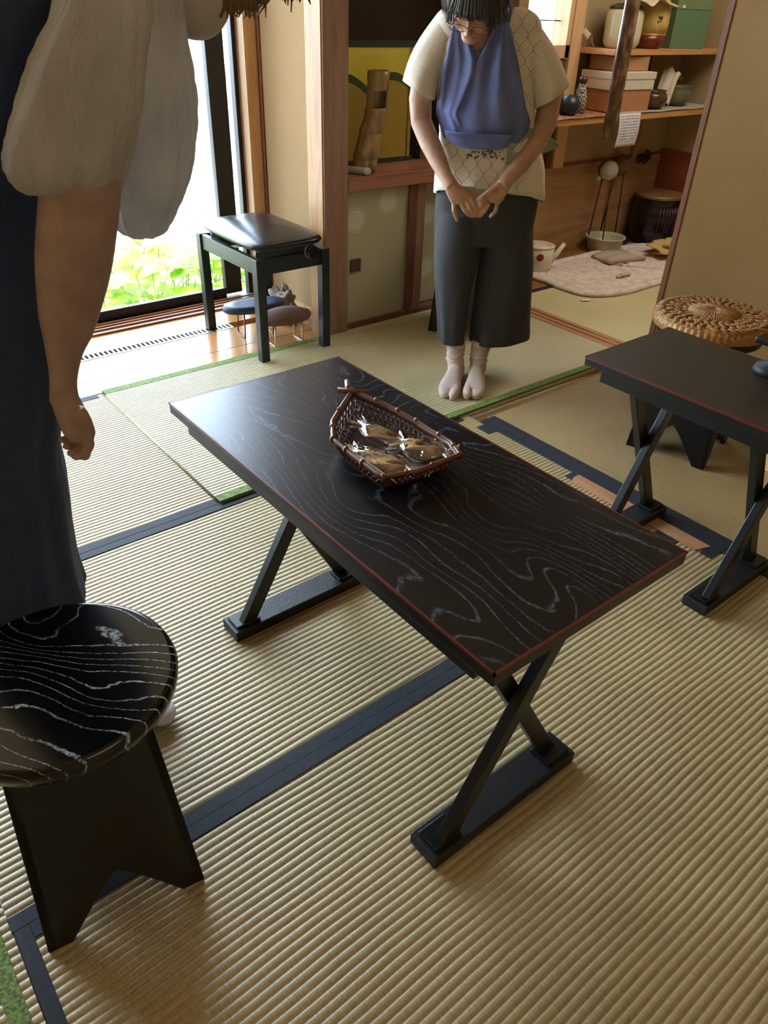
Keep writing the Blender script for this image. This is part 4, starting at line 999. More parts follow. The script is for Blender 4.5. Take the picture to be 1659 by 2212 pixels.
# ---- standing woman (local frame: x to her left, -y is the way she faces)
lady = thing('person', 'standing woman bowing with folded hands, blue apron over cream blouse, dark wide trousers', 'person', (2.24, 2.21, 0.0105), math.radians(-39.8))
hb = MB()
hc = Vector((-0.080, -0.222, 1.412)); HR = Matrix.Rotation(math.radians(-12), 3, 'Z') @ Matrix.Rotation(math.radians(5), 3, 'Y') @ Matrix.Rotation(math.radians(50), 3, 'X')
def hp(x, y, z): return hc + HR @ Vector((x, y, z))
hb.ball(hp(0, 0.012, 0.03), (0.076, 0.094, 0.088), 28, 20, HR)
hb.ball(hp(0, -0.022, -0.030), (0.064, 0.066, 0.080), 24, 16, HR)     # face mass
hb.ball(hp(0, -0.062, -0.086), (0.032, 0.028, 0.024), 18, 12, HR)     # chin
for s in (-1, 1):
    hb.ball(hp(0.042*s, -0.018, -0.060), (0.022, 0.040, 0.034), 14, 10, HR)
    hb.ball(hp(0.036*s, -0.068, -0.026), (0.022, 0.016, 0.018), 14, 10, HR)
    hb.ball(hp(0.030*s, -0.080, 0.022), (0.024, 0.012, 0.008), 12, 8, HR)   # brow
    hb.ball(hp(0.031*s, -0.076, 0.004), (0.015, 0.010, 0.009), 12, 8, HR)   # eyelid
    hb.ball(hp(0.077*s, 0.012, -0.012), (0.010, 0.018, 0.032), 12, 8, HR)   # ear
    hb.ball(hp(0.010*s, -0.097, -0.034), (0.007, 0.009, 0.007), 10, 8, HR)  # nostril wing
hb.tube([hp(0, -0.084, 0.016), hp(0, -0.098, -0.012), hp(0, -0.105, -0.031)], [0.006, 0.007, 0.0085], 12)
hb.ball(hp(0, -0.101, -0.032), 0.0088, 12, 8)
hb.ball(hp(0, -0.087, -0.060), (0.023, 0.011, 0.0055), 14, 8, HR); hb.ball(hp(0, -0.085, -0.070), (0.020, 0.010, 0.006), 14, 8, HR)
# neck, torso core
hb.tube([hp(0, 0.03, -0.05), (-0.05, -0.13, 1.33), (-0.03, -0.09, 1.27)], [0.050, 0.050, 0.06], 20)
hb.rings(ellrings([((-0.02, -0.04, 1.32), (0.10, 0, 0), 0.06), ((-0.02, -0.05, 1.25), (0.15, 0, 0), 0.08), ((0, -0.03, 1.10), (0.13, 0, 0), 0.08), ((0.03, 0, 0.85), (0.14, 0, 0), 0.09), ((0.05, 0.02, 0.72), (0.12, 0, 0), 0.08)]))
# arms
hb.tube([(-0.165, -0.045, 1.31), (-0.215, -0.035, 1.22), (-0.235, -0.025, 1.10), (-0.228, -0.035, 1.03), (-0.195, -0.075, 0.97), (-0.160, -0.12, 0.915), (-0.127, -0.165, 0.865), (-0.105, -0.185, 0.838)],
        [0.036, 0.046, 0.043, 0.039, 0.038, 0.033, 0.025, 0.026], 20)
hb.tube([(0.12, -0.045, 1.31), (0.185, -0.035, 1.23), (0.238, -0.02, 1.12), (0.235, -0.03, 1.04), (0.195, -0.075, 0.97), (0.150, -0.125, 0.915), (0.100, -0.165, 0.868), (0.080, -0.18, 0.845)],
        [0.036, 0.046, 0.045, 0.041, 0.038, 0.033, 0.026, 0.026], 20)
# her right hand (in front)
hb.rings(ellrings([((-0.115, -0.178, 0.855), (0.026, 0.0, 0), 0.018), ((-0.092, -0.192, 0.826), (0.036, 0.002, 0.006), 0.017), ((-0.070, -0.200, 0.800), (0.040, 0.002, 0.010), 0.014), ((-0.062, -0.203, 0.788), (0.036, 0.002, 0.010), 0.011)], 22))
fingers(hb, [[(-0.034, -0.200, 0.806), (-0.020, -0.212, 0.780), (-0.008, -0.210, 0.764), (-0.001, -0.203, 0.750)],
             [(-0.050, -0.203, 0.797), (-0.034, -0.216, 0.770), (-0.018, -0.214, 0.755), (-0.006, -0.207, 0.743)],
             [(-0.070, -0.203, 0.787), (-0.052, -0.215, 0.762), (-0.036, -0.212, 0.748), (-0.022, -0.205, 0.739)],
             [(-0.095, -0.200, 0.783), (-0.092, -0.210, 0.758), (-0.084, -0.208, 0.742), (-0.077, -0.202, 0.724)]], 0.0088)
hb.tube([(-0.070, -0.175, 0.830), (-0.040, -0.178, 0.812), (-0.015, -0.180, 0.795)], [0.013, 0.011, 0.009], 12)
# her left hand
hb.rings(ellrings([((0.090, -0.172, 0.862), (0.026, 0, 0), 0.018), ((0.070, -0.186, 0.832), (0.034, 0.0, -0.004), 0.017), ((0.050, -0.196, 0.806), (0.036, 0, -0.012), 0.015), ((0.042, -0.200, 0.795), (0.030, 0, -0.012), 0.012)], 22))
fingers(hb, [[(0.018, -0.198, 0.818), (0.004, -0.208, 0.798), (-0.001, -0.200, 0.780), (0.002, -0.190, 0.768)],
             [(0.022, -0.200, 0.802), (0.006, -0.212, 0.780), (0.001, -0.204, 0.762), (0.004, -0.196, 0.752)],
             [(0.036, -0.200, 0.787), (0.022, -0.212, 0.764), (0.012, -0.206, 0.750), (0.006, -0.199, 0.741)],
             [(0.066, -0.197, 0.782), (0.064, -0.206, 0.764), (0.056, -0.203, 0.752), (0.047, -0.198, 0.741)]], 0.0088)
hb.tube([(0.068, -0.188, 0.846), (0.035, -0.205, 0.832), (0.008, -0.210, 0.812), (-0.010, -0.206, 0.797)], [0.013, 0.0105, 0.0095, 0.008], 12)
# legs
hb.tube([(-0.045, 0.0, 0.72), (-0.055, 0.0, 0.45), (-0.035, 0.005, 0.22), (-0.020, 0.0, 0.10), (-0.018, 0.0, 0.06)], [0.08, 0.055, 0.042, 0.032, 0.028], 18)
hb.tube([(0.145, 0.03, 0.72), (0.155, 0.02, 0.45), (0.12, 0.015, 0.22), (0.088, 0.003, 0.10), (0.088, 0.005, 0.06)], [0.08, 0.055, 0.042, 0.032, 0.028], 18)
body = weld(hb.build('body', M_skin, lady, smooth=True), 0.0036, 4)
# hair: cropped grey-black, fringe over the brow
hm = MB(); hm.ball(hp(0, 0.026, 0.050), (0.098, 0.106, 0.092), 28, 20, HR)
hm.ball(hp(0, 0.055, -0.005), (0.098, 0.070, 0.085), 24, 16, HR)
rnd = random.Random(5)
for k in range(210):
    a = rnd.uniform(-PI*1.02, 0.02*PI) if k % 3 else rnd.uniform(-PI*0.85, -PI*0.15)
    L = rnd.uniform(0.9, 1.0)
    dx, dy = math.cos(a), math.sin(a)
    z2 = -0.012 if abs(dx) > 0.6 else 0.020+0.02*rnd.random()
    hm.tube([hp(0.02*dx, 0.02+0.02*dy, 0.142), hp(0.075*dx, 0.02+0.088*dy, 0.112), hp(0.103*dx*L, 0.012+0.112*dy*L, 0.058), hp(0.102*dx+rnd.uniform(-.012, .012), 0.008+0.108*dy, z2-rnd.uniform(0, 0.03)*(abs(dx) > 0.6))], [0.006, 0.005, 0.0042, 0.0012], 6)
hm.build('hair', hair_mat('141213', '4A4444'), lady, smooth=True)
# glasses
gl = MB()
for s in (-1, 1):
    pts = [hp(0.034*s+0.027*math.cos(t_)*abs(math.cos(t_))**-0.25 if abs(math.cos(t_)) > 1e-3 else 0.034*s, -0.104, -0.006+0.0145*math.sin(t_)) for t_ in [2*PI*i/24 for i in range(25)]]
    gl.tube(pts, 0.0010, 6); gl.tube([hp(0.062*s, -0.102, 0.003), hp(0.080*s, -0.085, 0.005), hp(0.084*s, -0.01, 0.004)], 0.0014, 6)
gl.tube([hp(-0.008, -0.106, 0.002), hp(0, -0.110, 0.006), hp(0.008, -0.106, 0.002)], 0.0014, 6)
glo = gl.build('glasses', plain('brass_wire', '7A5A34', 0.25, 0.9), lady, smooth=True)
# cream openwork blouse
def blouse_mat():
    t = NT('cream_openwork_knit'); sp = t.n('ShaderNodeSeparateXYZ'); t.l(t.obj(), sp.inputs[0]); x, y, z = sp.outputs
    per = 0.052
    s1 = t.math('MULTIPLY', t.math('SINE', t.math('MULTIPLY', z, 2*PI/0.074)), 0.013)
    def lines(off, sgn):
        v = t.math('ADD', t.math('MULTIPLY', s1, sgn), t.math('ADD', x, off))
        q = t.math('PINGPONG', v, per/2)
        return t.math('LESS_THAN', q, 0.0013)
    m = t.math('MAXIMUM', lines(0.0, 1.0), lines(per/2, -1.0))
    dash = t.math('GREATER_THAN', t.math('SINE', t.math('MULTIPLY', z, 900.0)), -0.55)
    front = t.math('LESS_THAN', y, 0.06); inner = t.math('LESS_THAN', t.math('ABSOLUTE', t.math('ADD', x, 0.0)), 0.165)
    m = t.math('MULTIPLY', t.math('MULTIPLY', m, dash), t.math('MULTIPLY', front, inner))
    base = t.ramp(t.noise(t.obj(), 180, 3), [(0.3, srgb('D2C8B6')), (0.7, srgb('E2D9C8'))])
    t.bump(t.noise(t.obj(), 14, 3), 0.35, 0.01)
    return t.fin(t.mix(m, base, srgb('6E6050')), 0.9)
M_blouse = blouse_mat()
rows_s = [((0.055, 0.010, 0.775), (0.215, 0, 0), 0.135), ((0.052, 0.005, 0.83), (0.212, 0, 0), 0.132), ((0.045, 0.0, 0.90), (0.205, 0, 0), 0.122), ((0.025, -0.01, 1.0), (0.180, 0, 0), 0.118), ((0.005, -0.022, 1.10), (0.178, 0, 0), 0.118), ((-0.005, -0.035, 1.20), (0.178, 0, 0), 0.112), ((-0.012, -0.050, 1.28), (0.176, 0, 0), 0.100), ((-0.018, -0.062, 1.335), (0.155, 0, 0), 0.082), ((-0.025, -0.075, 1.37), (0.118, 0, 0), 0.068), ((-0.032, -0.088, 1.39), (0.085, 0, 0), 0.058)]
SR = ellrings(refine(rows_s, 4), 72, 2.3); SR.reverse(); SR = folds(SR, 0.010, (5, 8, 13), 3, 0.45, 1.0); SR.reverse()
# scalloped hem: front lifts in the middle
for j, p in enumerate(SR[0]):
    p = Vector(p); f = max(0, -(p.y)/0.13); p.z += 0.055*f - 0.02*(p.x > 0.1); SR[0][j] = p
    q = Vector(SR[1][j]); q.z += 0.035*f; SR[1][j] = q; q = Vector(SR[2][j]); q.z += 0.015*f; SR[2][j] = q
bl = MB().rings(SR, caps=False)
def sleeve(m, c0, c1, r0, r1, side):
    rows = []
    c0, c1 = Vector(c0), Vector(c1)
    for i in range(9):
        u = i/8; c = c0.lerp(c1, u); c.x += side*0.020*math.sin(u*PI)*1.0
        d = (c1-c0).normalized(); w = r0+(r1-r0)*u**1.2
        ax = Vector((d.z*-1*1, 0, d.x)).normalized()*w; ring = []
        b = Vector((0, 1, 0))*(0.070+0.010*u)
        for j in range(40):
            t_ = 2*PI*j/40; ring.append(c+ax*math.cos(t_)+b*math.sin(t_)*(1+0.05*math.sin(5*t_+u*4)*u))
        rows.append(ring)
    m.rings(rows, caps=False)
sleeve(bl, (-0.138, -0.05, 1.345), (-0.243, -0.035, 1.132), 0.056, 0.066, -1)
sleeve(bl, (0.085, -0.05, 1.350), (0.240, -0.03, 1.128), 0.050, 0.070, 1)
for s, cx in ((-1, -0.122), (1, 0.085)): bl.ball((cx, -0.055, 1.330), (0.086, 0.078, 0.062), 28, 16)
o = bl.build('blouse', M_blouse, lady, smooth=True); sl = o.modifiers.new('t', 'SOLIDIFY'); sl.thickness = 0.003; sl.offset = 0
MB().rings(ellrings([((0.0, -0.145, 0.778), (0.055, 0, 0), 0.02), ((-0.01, -0.145, 0.83), (0.11, 0, 0), 0.02)], 24), caps=False).build('undershirt', plain('pale_undershirt', 'A8A092', 0.9), lady, smooth=True)
# embroidered flowers under the apron
em = MB(); rnd = random.Random(9)
for k in range(34):
    u = rnd.uniform(-0.075, 0.075); em.ball((0.02+u, -0.01-0.117*math.sqrt(max(0, 1-(u/0.185)**2))-0.006, 0.945+rnd.uniform(-0.012, 0.012)-0.008*abs(u)/0.08), (0.004, 0.002, 0.0035), 8, 6)
em.build('embroidery', plain('brown_embroidery', '5A4A38', 0.6, var=0.5), lady, smooth=True)
# blue halter apron : two crossing front panels, band and neck straps
def cloth_blue():
    t = NT('periwinkle_cotton'); f = t.noise(t.map(t.obj(), (1, 1, 0.35)), 16, 3)
    t.bump(f, 0.5, 0.012); return t.fin(t.ramp(f, [(0.3, srgb('535B8A')), (0.7, srgb('727CAE'))]), 0.85)
M_blue = cloth_blue()
def front_y(x, z):
    """front surface of the blouse at (x, z)"""
    zz = [r[0][2] for r in rows_s]
    i = max(0, min(len(zz)-2, next((k for k in range(len(zz)-1) if zz[k+1] >= z), len(zz)-2)))
    u = min(1.0, max(0, (z-zz[i])/(zz[i+1]-zz[i]))); a, b = rows_s[i], rows_s[i+1]
    cx = a[0][0]+(b[0][0]-a[0][0])*u; cy = a[0][1]+(b[0][1]-a[0][1])*u; w = a[1][0]+(b[1][0]-a[1][0])*u; d = a[2]+(b[2]-a[2])*u
    return cy - d*(max(0.02, 1-abs((x-cx)/w)**2.3))**(1/2.3)
def panel(rows, fold, off, seed, nz=36, nx=24):
    zs = [r[0] for r in rows]
    def fn(u, v):
        z = zs[0]+(zs[-1]-zs[0])*v
        i = 0
        while i < len(rows)-2 and (z < rows[i+1][0]): i += 1
        a, b = rows[i], rows[i+1]; t = (z-a[0])/(b[0]-a[0]) if b[0] != a[0] else 0
        xl = a[1]+(b[1]-a[1])*t; xr = a[2]+(b[2]-a[2])*t; x = xl+(xr-xl)*u
        yy = front_y(x, min(z, 1.36)) - off - fold*1.5*(0.5+0.35*math.sin(u*8+seed+v*2.0)+0.2*math.sin(u*17+seed*3-v*4)) * (0.35+0.65*math.sin(min(1, v*1.05)*PI)**0.7) - 0.02*max(0, 1-v*3)
        return (x, yy, z)
    m = MB().grid(fn, nx, nz); return m
def clothpart(m, name, mat_, th=0.0035):
    o = m.build(name, mat_, lady, smooth=True); s = o.modifiers.new('t', 'SOLIDIFY'); s.thickness = th; s.offset = -1; return o
clothpart(panel([(1.335, -0.142, -0.100), (1.24, -0.160, -0.045), (1.20, -0.168, -0.045), (1.07, -0.178, -0.10), (1.00, -0.150, -0.06), (0.985, -0.142, -0.04)], 0.016, 0.006, 0.6), 'apron_panel', M_blue)
clothpart(panel([(1.350, 0.000, 0.042), (1.24, -0.050, 0.090), (1.10, -0.100, 0.140), (1.055, -0.118, 0.165), (1.02, -0.115, 0.160), (0.985, -0.105, 0.125)], 0.020, 0.014, 2.2), 'apron_panel', M_blue)
clothpart(panel([(1.015, -0.140, 0.105), (0.99, -0.135, 0.098), (0.972, -0.110, 0.085), (0.962, -0.07, 0.06)], 0.003, 0.018, 0.0, 12, 24), 'apron_band', M_blue)
st_ = MB()
st_.tube([(-0.115, -0.155, 1.34), (-0.125, -0.12, 1.385), (-0.10, -0.05, 1.41), (-0.03, -0.02, 1.41), (0.03, -0.05, 1.415), (0.038, -0.115, 1.39), (0.025, -0.152, 1.345)], 0.022, 12, flat=0.3)
st_.build('neck_strap', M_blue, lady, smooth=True)
M_green = plain('pale_green_sash', '8C9C80', 0.85, var=0.08)
def ribbon(pts, w, th=0.003):
    m = MB()
    def fn(u, v):
        i = min(len(pts)-2, int(u*(len(pts)-1))); t = u*(len(pts)-1)-i
        p = Vector(pts[i][0]).lerp(Vector(pts[i+1][0]), t); q = Vector(pts[i][1]).lerp(Vector(pts[i+1][1]), t); r = p.lerp(q, v); r.y -= 0.006*math.sin(v*PI*2+u*3); return r
    return m.grid(fn, 20, 6)
clothpart(ribbon([((0.092, -0.128, 0.995), (0.092, -0.128, 0.905)), ((0.16, -0.105, 1.035), (0.125, -0.115, 0.925)), ((0.20, -0.06, 1.02), (0.19, -0.06, 0.955))], 1), 'apron_tie', M_green)
clothpart(ribbon([((0.21, 0.02, 1.02), (0.205, 0.02, 0.94)), ((0.26, 0.05, 0.995), (0.25, 0.05, 0.925)), ((0.315, 0.07, 0.955), (0.31, 0.07, 0.948))], 1), 'apron_tie', M_green)
clothpart(ribbon([((0.215, 0.06, 0.90), (0.205, 0.06, 0.84)), ((0.27, 0.08, 0.87), (0.24, 0.08, 0.835))], 1), 'apron_tie', plain('white_hem', 'C9CCC8', 0.8))
# trousers
M_den = plain('dark_grey_denim', '38383A', 0.9, var=0.22, scale=260, bump=0.3)
pm = MB()
pm.rings(folds(ellrings(refine([((0.048, 0.02, 0.60), (0.195, 0, 0), 0.125), ((0.050, 0.02, 0.70), (0.203, 0, 0), 0.130), ((0.050, 0.015, 0.80), (0.200, 0, 0), 0.125), ((0.045, 0.01, 0.88), (0.18, 0, 0), 0.11)], 3), 60, 2.3), 0.003, (5, 9), 2))
LL = [((-0.050, -0.01, 0.72), (0.090, 0.01, 0), 0.105), ((-0.052, -0.012, 0.60), (0.094, 0.01, 0), 0.108), ((-0.054, -0.010, 0.50), (0.088, 0.01, 0), 0.100), ((-0.050, 0.0, 0.38), (0.075, 0.008, 0), 0.088), ((-0.044, 0.008, 0.26), (0.062, 0.004, 0), 0.076), ((-0.040, 0.012, 0.162), (0.054, 0.002, 0), 0.066)]
LRr = [((0.145, 0.02, 0.72), (0.095, 0.02, 0), 0.108), ((0.152, 0.02, 0.60), (0.104, 0.02, 0), 0.115), ((0.160, 0.025, 0.50), (0.112, 0.03, 0), 0.115), ((0.168, 0.04, 0.38), (0.118, 0.04, 0), 0.110), ((0.176, 0.055, 0.26), (0.124, 0.06, 0), 0.103), ((0.184, 0.065, 0.165), (0.132, 0.085, 0), 0.098)]
for rr, sd_ in ((LL, 4), (LRr, 6)):
    pm.rings(folds(ellrings(refine(rr, 6), 56, 2.0), 0.011, (3, 5, 7), sd_, 0.25, 1.0))
weld(pm.build('trousers', M_den, lady, smooth=True), 0.0055, 8)
# split-toed socks
M_sock = plain('pinkish_white_cotton', 'C2AFA4', 0.95, var=0.05, scale=120, bump=0.25)
def sock(ank, heel, toe, side):
    """side +1: big toe lies towards +x"""
    m = MB(); A, H, T_ = Vector(ank), Vector((heel[0], heel[1], 0)), Vector((toe[0], toe[1], 0))
    d = (T_-H).normalized(); sd_ = Vector((-d.y, d.x, 0)); L = (T_-H).length
    if sd_.x*side < 0: sd_ = -sd_
    m.tube([A+Vector((0, 0.006, 0.080)), A+Vector((0, 0.004, 0.052)), A, H+d*0.045+Vector((0, 0, 0.05))], [0.040, 0.038, 0.036, 0.038], 24)
    for k in range(4): m.tube([A+Vector((0.0395*math.cos(t_), 0.0395*math.sin(t_), 0.050-0.019*k+0.005*math.sin(2*t_+k*1.3))) for t_ in [2*PI*i/24 for i in range(25)]], 0.0026, 8)
    def ring(s_, lat, w, h, z0=0.0):
        c = H+d*s_+sd_*lat; out = []
        for j in range(28):
            a = 2*PI*j/28; cc, ss = math.cos(a), math.sin(a); k = (abs(cc)**2.5+abs(ss)**2.5)**(-1/2.5)
            out.append(c+sd_*w*cc*k+Vector((0, 0, z0+h+h*ss*k)))
        return out
    m.rings([ring(-0.028, 0, 0.012, 0.016, 0.006), ring(-0.020, 0, 0.026, 0.028), ring(0.0, 0, 0.032, 0.036), ring(0.04, 0, 0.034, 0.044), ring(0.09, 0.0, 0.035, 0.040), ring(0.13, -0.002, 0.040, 0.031),
             ring(0.17, -0.003, 0.046, 0.0245), ring(0.20, -0.003, 0.046, 0.0205), ring(0.215, -0.003, 0.036, 0.018)])
    bt, ot = 0.0265, -0.0175
    m.rings([ring(0.18, bt-0.004, 0.020, 0.022), ring(0.215, bt, 0.0195, 0.0195), ring(0.245, bt-0.002, 0.0185, 0.018), ring(0.262, bt-0.003, 0.0145, 0.015), ring(0.270, bt-0.003, 0.006, 0.009, 0.004)])
    m.rings([ring(0.18, ot, 0.031, 0.021), ring(0.215, ot, 0.0285, 0.0175), ring(0.238, ot+0.002, 0.025, 0.0155), ring(0.252, ot+0.004, 0.018, 0.0135), ring(0.260, ot+0.005, 0.008, 0.009, 0.004)])
    m.v = [(x, y, max(z, 0.0008)) for x, y, z in m.v]
    return weld(m.build('sock', M_sock, lady, smooth=True), 0.0024, 5)
sock((-0.020, -0.01, 0.10), (-0.002, 0.015), (-0.062, -0.245), 1)
sock((0.086, -0.005, 0.098), (0.092, 0.02), (0.046, -0.245), -1)

# ---- person leaning in from the left
near = thing('person', 'person at the picture edge in dark navy dress and puffed white blouse, arm hanging down', 'person', (0.30, 1.33, 0.0), 0)
def loc(p): return (p[0]-0.30, p[1]-1.33, p[2])
def rl(rows): return [(loc(r[0]), r[1], r[2]) for r in rows]
ARM = [((0.376, 1.09, 1.30), (0.036, -0.012, 0), 0.045), ((0.358, 1.071, 1.227), (0.046, -0.014, -0.001), 0.050), ((0.350, 1.074, 1.199), (0.049, -0.015, -0.002), 0.055), ((0.340, 1.077, 1.159), (0.050, -0.015, -0.003), 0.056),
    ((0.332, 1.079, 1.130), (0.050, -0.015, -0.003), 0.055), ((0.322, 1.082, 1.093), (0.049, -0.015, -0.004), 0.052), ((0.312, 1.085, 1.055), (0.045, -0.014, -0.004), 0.048),
    ((0.301, 1.089, 1.016), (0.039, -0.012, -0.004), 0.042), ((0.294, 1.091, 0.989), (0.033, -0.010, -0.004), 0.037), ((0.285, 1.094, 0.962), (0.025, -0.008, -0.003), 0.031),
    ((0.278, 1.096, 0.933), (0.020, -0.006, -0.003), 0.025), ((0.273, 1.098, 0.908), (0.019, -0.005, -0.002), 0.023), ((0.270, 1.098, 0.885), (0.021, -0.006, -0.002), 0.024)]
nb = MB(); nb.rings(ellrings(refine(rl(ARM), 3), 28))
# hand: palm and loosely curled fingers
nb.rings(ellrings(rl([((0.271, 1.098, 0.890), (0.020, -0.005, 0), 0.022), ((0.274, 1.098, 0.868), (0.022, -0.006, 0), 0.034), ((0.275, 1.098, 0.845), (0.020, -0.006, 0), 0.041), ((0.274, 1.098, 0.828), (0.015, -0.004, 0), 0.040)]), 24))
for k, dy in enumerate((-0.031, -0.010, 0.011, 0.030)):
    zt = 0.003*abs(k-1)
    fingers(nb, [[loc((0.277, 1.098+dy, 0.834)), loc((0.283, 1.098+dy*1.02, 0.815+zt)), loc((0.274, 1.099+dy, 0.799+zt)), loc((0.260, 1.10+dy*0.95, 0.800+zt))]], 0.0098-0.0006*abs(k-1))
nb.tube([loc((0.276, 1.070, 0.880)), loc((0.283, 1.064, 0.858)), loc((0.286, 1.066, 0.838)), loc((0.282, 1.072, 0.822))], [0.014, 0.0125, 0.011, 0.009], 14)
# neck and head above the picture, legs under the dress
nb.tube([loc((0.46, 1.31, 1.33)), loc((0.55, 1.29, 1.41)), loc((0.64, 1.27, 1.46))], [0.06, 0.055, 0.050], 18)
nhc = Vector(loc((0.715, 1.262, 1.525))); NR = Matrix.Rotation(math.radians(68), 3, 'Z') @ Matrix.Rotation(math.radians(42), 3, 'X')
def nh(x, y, z): return nhc + NR @ Vector((x, y, z))
nb.ball(nh(0, 0.01, 0.02), (0.075, 0.095, 0.095), 24, 16, NR); nb.ball(nh(0, -0.03, -0.045), (0.055, 0.06, 0.065), 20, 14, NR); nb.ball(nh(0, -0.06, -0.09), (0.03, 0.028, 0.024), 14, 10, NR)
nb.tube([nh(0, -0.088, 0.01), nh(0, -0.112, -0.025)], [0.008, 0.012], 10); nb.ball(nh(0, -0.09, -0.062), (0.022, 0.012, 0.010), 12, 8, NR)
for s in (-1, 1): nb.ball(nh(0.075*s, 0.01, -0.01), (0.010, 0.018, 0.030), 12, 8, NR); nb.ball(nh(0.03*s, -0.083, 0.012), (0.02, 0.012, 0.01), 12, 8, NR)
for yy, xx in ((1.245, 0.24), (1.45, 0.20)):
    nb.tube([loc((0.13, 1.36+(yy-1.35)*0.3, 0.75)), loc((0.15, 1.36+(yy-1.35)*0.6, 0.45)), loc((0.18, yy, 0.22)), loc((0.19, yy, 0.10)), loc((0.24, yy-0.02, 0.045)), loc((0.33, yy-0.035, 0.03))], [0.08, 0.055, 0.045, 0.034, 0.032, 0.02], 16)
nb.rings(ellrings(rl([((0.17, 1.38, 0.72), (0.10, 0, 0), 0.09), ((0.23, 1.37, 1.0), (0.10, 0, 0), 0.10), ((0.30, 1.37, 1.25), (0.09, 0, 0), 0.10), ((0.45, 1.33, 1.35), (0.05, 0, 0), 0.06)]), 20))
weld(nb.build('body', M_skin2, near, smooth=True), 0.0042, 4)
def crinkle_mat():
    t = NT('crinkled_white_gauze'); f = t.noise(t.map(t.obj(), (1, 1, 0.12)), 90, 4, 0.6); g = t.noise(t.obj(), 14, 3)
    t.bump(t.math('ADD', f, t.math('MULTIPLY', g, 0.8)), 1.0, 0.007)
    c = t.ramp(g, [(0.3, srgb('C4C4C6')), (0.7, srgb('DCDCDC'))]); t.fin(c, 0.9)
    tl = t.n('ShaderNodeBsdfTranslucent'); tl.inputs[0].default_value = srgb('C8C4BC')
    m = t.n('ShaderNodeMixShader'); m.inputs[0].default_value = 0.38
    t.l(t.b.outputs[0], m.inputs[1]); t.l(tl.outputs[0], m.inputs[2]); t.l(m.outputs[0], t.out.inputs[0]); return t.m
M_gauze = crinkle_mat()
BL = [((0.565, 1.276, 1.512), (0.006, -0.002, 0), 0.008), ((0.564, 1.276, 1.502), (0.040, -0.013, 0), 0.06), ((0.560, 1.276, 1.470), (0.062, -0.020, 0), 0.110), ((0.532, 1.284, 1.403), (0.080, -0.025, 0.003), 0.150), ((0.515, 1.290, 1.357), (0.095, -0.030, 0.002), 0.160),
    ((0.513, 1.290, 1.303), (0.099, -0.031, 0.001), 0.170), ((0.515, 1.290, 1.259), (0.096, -0.031, 0), 0.170), ((0.512, 1.291, 1.206), (0.090, -0.029, -0.002), 0.160), ((0.511, 1.291, 1.158), (0.078, -0.025, -0.003), 0.150),
    ((0.511, 1.291, 1.122), (0.060, -0.019, -0.003), 0.120), ((0.506, 1.293, 1.085), (0.046, -0.014, -0.002), 0.085), ((0.505, 1.293, 1.063), (0.032, -0.010, -0.002), 0.050), ((0.508, 1.292, 1.053), (0.010, -0.003, 0), 0.012)]
SLV = [((0.436, 1.110, 1.482), (0.006, -0.002, 0), 0.008), ((0.435, 1.105, 1.474), (0.028, -0.009, 0), 0.035), ((0.430, 1.091, 1.435), (0.050, -0.016, 0.002), 0.070), ((0.418, 1.094, 1.378), (0.058, -0.016, 0.001), 0.095), ((0.401, 1.099, 1.343), (0.066, -0.019, 0.001), 0.105), ((0.386, 1.103, 1.308), (0.073, -0.021, 0), 0.110),
    ((0.369, 1.109, 1.265), (0.078, -0.023, -0.001), 0.112), ((0.355, 1.113, 1.233), (0.079, -0.023, -0.002), 0.110), ((0.347, 1.115, 1.210), (0.077, -0.022, -0.002), 0.104), ((0.345, 1.116, 1.190), (0.070, -0.020, -0.003), 0.092),
    ((0.349, 1.114, 1.178), (0.060, -0.017, -0.002), 0.078), ((0.352, 1.113, 1.184), (0.054, -0.015, -0.002), 0.070)]
bm2 = MB()
bm2.rings(folds(ellrings(refine(rl(BL), 5), 110, 2.0), 0.007, (4, 7, 11), 2, 0.0, 0.5, crinkle=0.0024))
bm2.rings(folds(ellrings(refine(rl(SLV), 5), 110, 2.0), 0.008, (4, 7, 10), 5, 0.0, 0.6, crinkle=0.0022), caps=False)
bm2.build('blouse', M_gauze, near, smooth=True)
# stand-up collar piece
M_collar = plain('white_collar_cloth', 'B2ACA4', 0.9, var=0.04)
cm = MB(); cm.ball(loc((0.640, 1.285, 1.398)), (0.060, 0.05, 0.056), 28, 20, Matrix.Rotation(0.5, 3, 'Y'))
cm.build('collar', M_collar, near, smooth=True)
DR = [((0.430, 1.350, 1.530), (0.008, 0, 0), 0.008), ((0.425, 1.352, 1.527), (0.05, 0, 0), 0.035), ((0.410, 1.358, 1.508), (0.105, -0.004, 0), 0.075), ((0.385, 1.366, 1.466), (0.150, -0.007, 0), 0.10), ((0.323, 1.375, 1.385), (0.138, -0.006, 0), 0.150), ((0.287, 1.375, 1.301), (0.127, -0.006, 0), 0.165), ((0.259, 1.375, 1.211), (0.127, -0.006, 0), 0.17),
    ((0.247, 1.372, 1.114), (0.138, -0.006, 0), 0.17), ((0.230, 1.373, 1.008), (0.146, -0.006, 0), 0.17), ((0.207, 1.374, 0.893), (0.151, -0.007, 0), 0.17), ((0.187, 1.374, 0.811), (0.149, -0.006, 0), 0.17),
    ((0.160, 1.380, 0.708), (0.149, -0.006, 0), 0.175), ((0.150, 1.385, 0.632), (0.156, -0.007, 0), 0.18), ((0.140, 1.39, 0.56), (0.160, -0.007, 0), 0.185), ((0.130, 1.40, 0.48), (0.165, -0.007, 0), 0.185),
    ((0.122, 1.41, 0.41), (0.172, -0.008, 0), 0.19), ((0.118, 1.42, 0.34), (0.182, -0.008, 0), 0.195)]
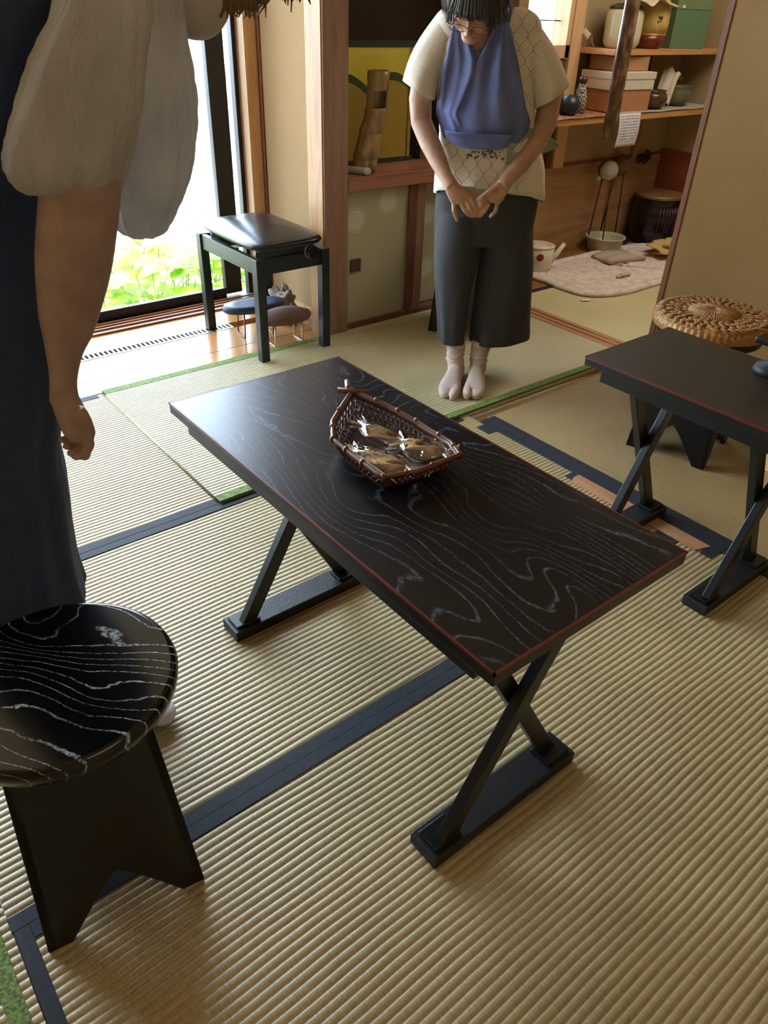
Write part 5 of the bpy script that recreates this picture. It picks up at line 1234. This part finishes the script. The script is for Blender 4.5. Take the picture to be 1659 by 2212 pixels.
dm = MB().rings(folds(ellrings(refine(rl(DR), 5), 110, 2.2), 0.012, (6, 9, 14, 19), 8, 0.35, 1.0, crinkle=0.0006), caps=False)
M_navy = plain('dark_navy_cloth', '2C3A5A', 0.8, var=0.15, scale=30, bump=0.2)  # navy lifted and blued to put the window haze into the colour
o = dm.build('dress', M_navy, near, smooth=True); s = o.modifiers.new('t', 'SOLIDIFY'); s.thickness = 0.003
# brown hair falling forward
hm2 = MB(); hm2.ball(nh(0, 0.02, 0.04), (0.088, 0.105, 0.098), 24, 16, NR); rnd = random.Random(8)
for k in range(170):
    a = rnd.uniform(-PI, PI); dx, dy = math.cos(a), math.sin(a)
    p0 = nh(0.02*dx, 0.02+0.02*dy, 0.135); p1 = nh(0.07*dx, 0.02+0.09*dy, 0.09); p2 = nh(0.092*dx, 0.015+0.11*dy, 0.02)
    end = Vector((p2.x+rnd.uniform(-0.02, 0.02), p2.y+rnd.uniform(-0.02, 0.02), max(p2.z-rnd.uniform(0.04, 0.10), 1.372+rnd.uniform(0, 0.03))))
    hm2.tube([p0, p1, p2, end], [0.006, 0.0055, 0.0045, 0.001], 6)
for k in range(90):
    x0 = rnd.uniform(0.37, 0.46); hm2.tube([(x0, -0.08+rnd.uniform(-0.03, 0.03), 1.46), (x0-0.01+rnd.uniform(-0.01, 0.02), -0.085, 1.41), (x0-0.03+rnd.uniform(-0.02, 0.02), -0.088, 1.372+rnd.uniform(0, 0.02))], [0.006, 0.004, 0.0007], 6)
hm2.build('hair', hair_mat('4E3A26', '94754E'), near, smooth=True)
for yy in (1.245, 1.45):
    m = MB(); m.tube([loc((0.19, yy, 0.13)), loc((0.195, yy, 0.07)), loc((0.205, yy, 0.045))], [0.038, 0.037, 0.038], 20)
    m.tube([loc((0.195, yy, 0.05)), loc((0.27, yy-0.02, 0.042)), loc((0.33, yy-0.035, 0.03))], [0.038, 0.038, 0.034], 20); m.ball(loc((0.345, yy-0.04, 0.024)), (0.036, 0.044, 0.022), 18, 12)
    m.ball(loc((0.185, yy+0.002, 0.034)), (0.036, 0.034, 0.033), 18, 12); m.v = [(x, y, max(z, 0.001)) for x, y, z in m.v]
    weld(m.build('sock', plain('white_cotton_sock', 'C6C2C6', 0.95, var=0.05, scale=120, bump=0.2), near, smooth=True), 0.0034, 3)
